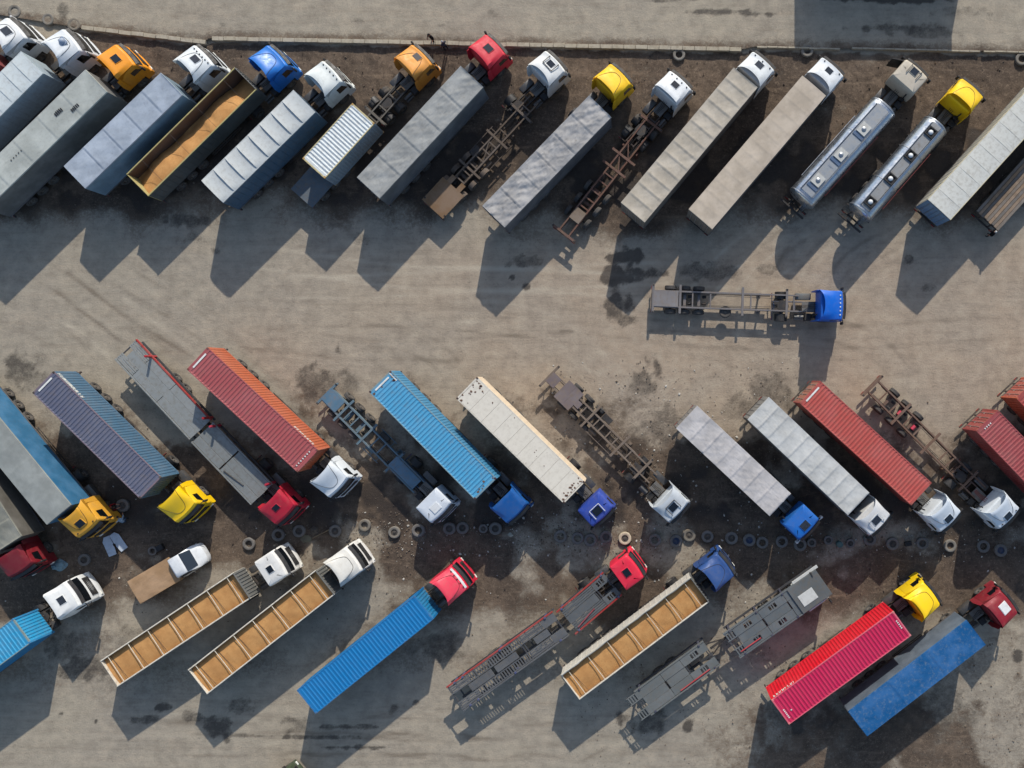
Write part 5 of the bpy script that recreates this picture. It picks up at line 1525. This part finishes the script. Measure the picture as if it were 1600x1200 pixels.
for i, (px, py, mt, rm, lab) in enumerate(TY):
    rnd = random.Random(i)
    R = (.40 if 'small' in lab or 'smaller' in lab else .54) * rnd.uniform(.96, 1.05); R = round(R, 2); W = .28
    p = U(px, py, .2)
    M = Matrix.Translation((p.x, p.y, W / 2 - .035)) @ Matrix.Rotation(rnd.uniform(0, 6), 4, 'Z') @ Matrix.Rotation(rnd.uniform(-.07, .07), 4, 'X') @ Matrix.Rotation(math.pi / 2, 4, 'X')
    t = obj('tyre', tyre_mesh(R, W, 28), {'o': RUBBER_OLD, 'd': RUBBER_DARK, 'w': CREAM}[mt], None, M)
    tag(t, lab, 'tyre', 'old tyres lying on the ground')
    if rm: obj('rim', rim_mesh(R, W), BLUER if rm == 2 else HUB, t)

# crushed tyre / scrap heap, drum, boxes, sheets, stick
rnd = random.Random(5)


def scrap(px, py, r, h, label, col, cat='scrap', name='scrap_heap', seed=1):
    p = U(px, py); m = MB(); n = 18
    rings = []
    for k in range(6):
        f = k / 5
        rings.append([(r * (1 - f ** 1.6) * (1 + .35 * (vnoise(np.array(i * .9), np.array(k * .8), seed) - .5) * 2) * math.cos(2 * math.pi * i / n) + .01,
                       r * .8 * (1 - f ** 1.6) * (1 + .35 * (vnoise(np.array(i * .9 + 9), np.array(k * .8), seed) - .5) * 2) * math.sin(2 * math.pi * i / n),
                       h * f * (1 + .3 * (vnoise(np.array(i * 1.3), np.array(k * 1.0), seed + 4) - .5)) - .02) for i in range(n)])
    m.loft(rings)
    return tag(obj(name, m, paint(col, .8, .6, .1, 0, .4), None, TR(p.x, p.y)), label, cat)


scrap(491, 829, .42, .3, 'flattened muddy scrap between two wheels below the red transporter cab', (92, 84, 74), seed=3)
scrap(478, 842, .45, .12, 'greenish grey crumpled sheet lying by the stick', (112, 108, 88), seed=6)
scrap(797, 836, .22, .1, 'small pale crumpled litter piece below the plain blue cab', (178, 176, 160), 'litter', 'litter_piece', 8)
scrap(92, 883, .62, .5, 'pale blue wrapped bundle on the ground beside the dark red cab', (128, 160, 172), 'bundle', 'wrapped_bundle', 9)
p = U(252, 855)
tag(obj('plastic_crate', MB().box(-.3, .3, -.25, .25, .0, .35, .03).box(-.24, .24, -.19, .19, .34, .36), BLACKP, None, TR(p.x, p.y, 0, .5)), 'small black crate touching the dark tyre by the small white truck', 'crate')
p = U(1310, 849)
dr = obj('drum', MB().lathe([(.001, .0), (.24, .0), (.25, .02), (.25, .26), (.265, .28), (.25, .3), (.25, .55), (.25, .58), (.22, .58), (.22, .55), (.001, .55)], 20, 'z'), paint((70, 110, 106), .5, .4, .1), None, TR(p.x, p.y), 40)
tag(dr, 'small teal drum standing between two muddy wheels', 'drum')
p = U(1418, 849)
tag(obj('car_battery', MB().box(-.3, .3, -.18, .18, 0, .28, .02).box(-.2, -.12, -.05, .05, .28, .31).box(.12, .2, -.05, .05, .28, .31), BLACKP, None, TR(p.x, p.y, 0, .2)), 'black box shaped battery between two dark wheels at the right', 'battery')
a = U(488, 841); b = U(518, 826)
tag(obj('wooden_pole', MB().cyl((a.x, a.y, .05), (b.x, b.y, .18), .05, 8), paint((140, 122, 98), .9, .4, 0, 0, .4, .1, (100, 88, 74), .15, "timber")), 'pale wooden pole leaning onto a muddy wheel', 'pole')
for k, (q, lab, an) in enumerate((((172, 853), 'white metal panel on the ground below the yellow orange cab, left of a pair', 1.95), ((186, 846), 'white metal panel on the ground below the yellow orange cab, right of a pair', 1.0 + .95))):
    p = U(*q)
    outline = [(-.85, -.35), (.5, -.42), (.85, -.2), (.85, .3), (.1, .38), (.0, .3), (-.25, .38), (-.85, .33)]
    m = MB().loft([[(x, y * (1 if k else -1), z + .05 * x * (1 if k else -.3) + .06) for x, y in outline] for z in (.0, .035)])
    tag(obj('metal_panel', m, paint((206, 216, 226), .35, .3), None, TR(p.x, p.y, .02, an + (.25 if k else 0))), lab, 'panel')
# unseen building outside the frame, added to throw the shadow on the road
p = U(1268, -40); q = U(1505, -40)
sh = thing('shed', TR((p.x + q.x) / 2, p.y + 5, 0, 0), 'low shed just beyond the upper edge casting a dark shadow on the road', 'shed')
wd = (q.x - p.x)
obj('wall', MB().box(-wd / 2, wd / 2, -4.4, 4.4, 0, 4.0), paint((120, 114, 106), .85, .4), sh, Matrix.Identity(4))
obj('roof', MB().box(-wd / 2 - .2, wd / 2 + .2, -4.6, 4.6, 4.0, 4.22, .03), paint((80, 78, 76), .7, .4, .1), sh, Matrix.Identity(4))
obj('door', MB().box(-1.6, 1.6, -4.46, -4.4, 0, 2.8, .01), paint((70, 84, 92), .6, .4), sh, Matrix.Identity(4))
for x in (-4.2, 4.2): obj('window', MB().box(x - .8, x + .8, -4.46, -4.4, 1.3, 2.4, .01), GLASS, sh, Matrix.Identity(4))


# ---- people
def person(px, py, rot, pose, cols, label):
    """skin-modifier body, one continuous mesh; jacket, trousers and skin are regions of it"""
    J = {}
    if pose == 'stand':
        J = dict(pel=(0, 0, .95), sp=(.01, 0, 1.15), ch=(.02, 0, 1.38), nk=(.03, 0, 1.52), hd0=(.05, 0, 1.62), hd1=(.05, 0, 1.74), hpL=(0, .1, .92), hpR=(0, -.1, .92), knL=(.05, .12, .5), knR=(-.02, -.12, .5),
                 anL=(.0, .13, .09), anR=(-.06, -.13, .09), toL=(.2, .14, .05), toR=(.14, -.14, .05), shL=(.0, .2, 1.42), shR=(0, -.2, 1.42), elL=(-.02, .27, 1.14), elR=(.04, -.28, 1.15), wrL=(.14, .24, .92), wrR=(.22, -.2, 1.02), haL=(.2, .22, .86), haR=(.3, -.15, 1.02))
    else:   # crouching or bending forward, reaching to the ground
        J = dict(pel=(-.15, 0, .48), sp=(-.02, 0, .64), ch=(.16, 0, .8), nk=(.28, 0, .9), hd0=(.36, 0, .95), hd1=(.44, 0, 1.02), hpL=(-.13, .12, .46), hpR=(-.13, -.12, .46), knL=(.25, .2, .5), knR=(.25, -.2, .5),
                 anL=(.0, .18, .1), anR=(.0, -.18, .1), toL=(.18, .2, .05), toR=(.18, -.2, .05), shL=(.16, .2, .83), shR=(.16, -.2, .83), elL=(.36, .26, .62), elR=(.36, -.26, .62), wrL=(.52, .16, .45), wrR=(.52, -.16, .45), haL=(.6, .14, .4), haR=(.6, -.14, .4))
    Rr = dict(pel=.16, sp=.15, ch=.18, nk=.065, hd0=.095, hd1=.085, hpL=.1, hpR=.1, knL=.07, knR=.07, anL=.05, anR=.05, toL=.045, toR=.045, shL=.085, shR=.085, elL=.055, elR=.055, wrL=.038, wrR=.038, haL=.04, haR=.04)
    names = list(J); E = [('pel', 'sp'), ('sp', 'ch'), ('ch', 'nk'), ('nk', 'hd0'), ('hd0', 'hd1')]
    for s in 'LR': E += [('pel', 'hp' + s), ('hp' + s, 'kn' + s), ('kn' + s, 'an' + s), ('an' + s, 'to' + s), ('ch', 'sh' + s), ('sh' + s, 'el' + s), ('el' + s, 'wr' + s), ('wr' + s, 'ha' + s)]
    V = [J[k] for k in names]; ED = [(names.index(a), names.index(b)) for a, b in E]
    RAD = [Rr[k] for k in names]
    for s in 'LR':   # five fingers
        w = Vector(J['wr' + s]); h = Vector(J['ha' + s]); d = (h - w).normalized(); lat = d.cross(Vector((0, 0, 1)))
        if lat.length < .1: lat = Vector((0, 1, 0))
        lat.normalize()
        for k in range(4):
            b = h + lat * (-.03 + .02 * k); q = b + d * (.045 + .008 * (1.5 - abs(k - 1.5))) + Vector((0, 0, -.01)); q2 = q + d * .025 + Vector((0, 0, -.025))
            V += [tuple(b), tuple(q), tuple(q2)]; n = len(V); ED += [(names.index('ha' + s), n - 3), (n - 3, n - 2), (n - 2, n - 1)]; RAD += [.012, .01, .008]
        b = w + d * .03 + lat * .035; q = b + lat * .025 + d * .03
        V += [tuple(b), tuple(q)]; n = len(V); ED += [(names.index('wr' + s), n - 2), (n - 2, n - 1)]; RAD += [.014, .01]
    me = bpy.data.meshes.new('person'); me.from_pydata(V, ED, [])
    o = bpy.data.objects.new('person_tmp', me); COL.objects.link(o)
    md = o.modifiers.new('skin', 'SKIN')
    for i, sv in enumerate(me.skin_vertices[0].data):
        sv.radius = (RAD[i], RAD[i]); sv.use_root = (i == 0)
    sb = o.modifiers.new('sub', 'SUBSURF'); sb.levels = 1; sb.render_levels = 1
    dg = bpy.context.evaluated_depsgraph_get()
    me2 = bpy.data.meshes.new_from_object(o.evaluated_get(dg)); bpy.data.objects.remove(o)
    me2.materials.clear()
    for c in cols: me2.materials.append(c)
    hd = Vector(J['hd0']); pel = Vector(J['pel'])
    for f in me2.polygons:
        c = f.center; f.use_smooth = True
        best = min(names, key=lambda k: (Vector(J[k]) - c).length - Rr[k])
        f.material_index = 0 if best[:2] in ('sp', 'ch', 'sh', 'el') or best in ('nk',) else (2 if best[:2] in ('hd', 'ha', 'wr') else (3 if best[:2] in ('an', 'to') else 1))
    p = U(px, py, .0)
    ob = bpy.data.objects.new('person', me2); COL.objects.link(ob); ob.matrix_basis = TR(p.x, p.y, 0, rot)
    tag(ob, label, 'person', 'people in the yard')
    hr = MB(); q = Vector(J['hd1'])
    hr.lathe([(.001, .075), (.05, .065), (.085, .03), (.1, -.02), (.095, -.05)], 14, 'z')
    for k in range(len(hr.v)): hr.v[k] = (hr.v[k][0] + q.x - .015, hr.v[k][1] + q.y, hr.v[k][2] + q.z + .01)
    obj('hair', hr, cols[4], ob, None, 60)
    fc = MB()
    for s in (1, -1): fc.box(q.x + .075, q.x + .09, s * .02, s * .045, q.z - .07, q.z - .055, .003)
    fc.box(q.x + .08, q.x + .115, -.012, .012, q.z - .11, q.z - .07, .004).box(q.x + .075, q.x + .09, -.025, .025, q.z - .145, q.z - .135, .003)
    obj('face', fc, cols[2], ob)


SKIN = simple("skin", (190, 140, 112), .6)
DKH = simple("dark_hair", (30, 26, 24), .7)
SHOE = simple("shoes", (28, 26, 26), .7)
def cloths(r, g, b): return paint((r, g, b), .9, .15, 0, 0, .2, .05, (100, 90, 80), .1, "clothes")


person(678, 66, -2.2, 'stand', [cloths(30, 32, 38), cloths(26, 28, 36), SKIN, SHOE, DKH], 'person in dark clothes standing at the kerb near the tan orange cab')
person(698, 78, 2.4, 'stand', [cloths(60, 64, 74), cloths(30, 34, 46), SKIN, SHOE, simple("grey_cap", (150, 152, 158), .8)], 'person in grey jacket below the kerb between the tan and red cabs')
person(179, 791, .1, 'crouch', [cloths(130, 24, 30), cloths(34, 34, 40), SKIN, SHOE, DKH], 'person in red jacket crouching at the wheel between the yellow cabs')
person(198, 812, 2.0, 'crouch', [cloths(150, 170, 186), cloths(60, 74, 92), SKIN, SHOE, DKH], 'person in pale blue top bending between the yellow cabs')
person(1543, 368, 2.6, 'stand', [cloths(24, 24, 26), cloths(26, 26, 30), SKIN, SHOE, simple("white_cap", (190, 190, 186), .8)], 'person in black behind the plank trailer at the upper right')


# ---- litter and stones
def scatter(name, n, zones, smin, smax, mat, label, seed, flat=.4, cat='litter'):
    rnd = random.Random(seed); m = MB()
    for i in range(n):
        z = rnd.choice(zones)
        p = U(rnd.uniform(z[0], z[1]), rnd.uniform(z[2], z[3]))
        s = smin * (smax / smin) ** (rnd.random() ** 2.2); a = rnd.uniform(0, 6.28); e = rnd.uniform(.5, 1.5)
        c, s_ = math.cos(a), math.sin(a); h = s * flat * rnd.uniform(.5, 1.3)
        k = 5
        base = [(math.cos(6.283 * j / k) * s * rnd.uniform(.6, 1.1), math.sin(6.283 * j / k) * s * e * rnd.uniform(.6, 1.1)) for j in range(k)]
        lo = [(p.x + c * x - s_ * y, p.y + s_ * x + c * y, -.03) for x, y in base]
        hi = [(p.x + (c * x - s_ * y) * .6, p.y + (s_ * x + c * y) * .6, h) for x, y in base]
        m.loft([lo, hi], False, True)
    o = obj(name, m, mat); tag(o, label, cat, None, 'stuff')


ZT = [(380, 1600, 815, 870), (520, 960, 800, 870), (860, 1240, 560, 860), (0, 1600, 760, 960)]
scatter('litter', 1100, ZT, .02, .14, paint((196, 192, 182), .8, .4, 0, 0, .2, .1), 'scattered pale litter among the tyres and truck rows', 3, .25)
scatter('stones', 5200, ZT + [(0, 1600, 70, 330), (0, 1600, 600, 1000), (900, 1600, 1000, 1200)], .025, .09, paint((112, 98, 82), .95, .5, 0, 0, .3, .3, (80, 70, 60), .1, "stone"), 'small stones and clods scattered over the dirt yard', 9, .6, 'stones')
scatter('clods', 1100, [(0, 1600, 84, 260), (0, 1600, 700, 960)], .03, .09, paint((60, 51, 44), .95, .5, 0, 0, .3, .2, (80, 70, 60), .1, "clod"), 'dark soil clods in the muddy strips between trucks', 19, .5, 'soil')
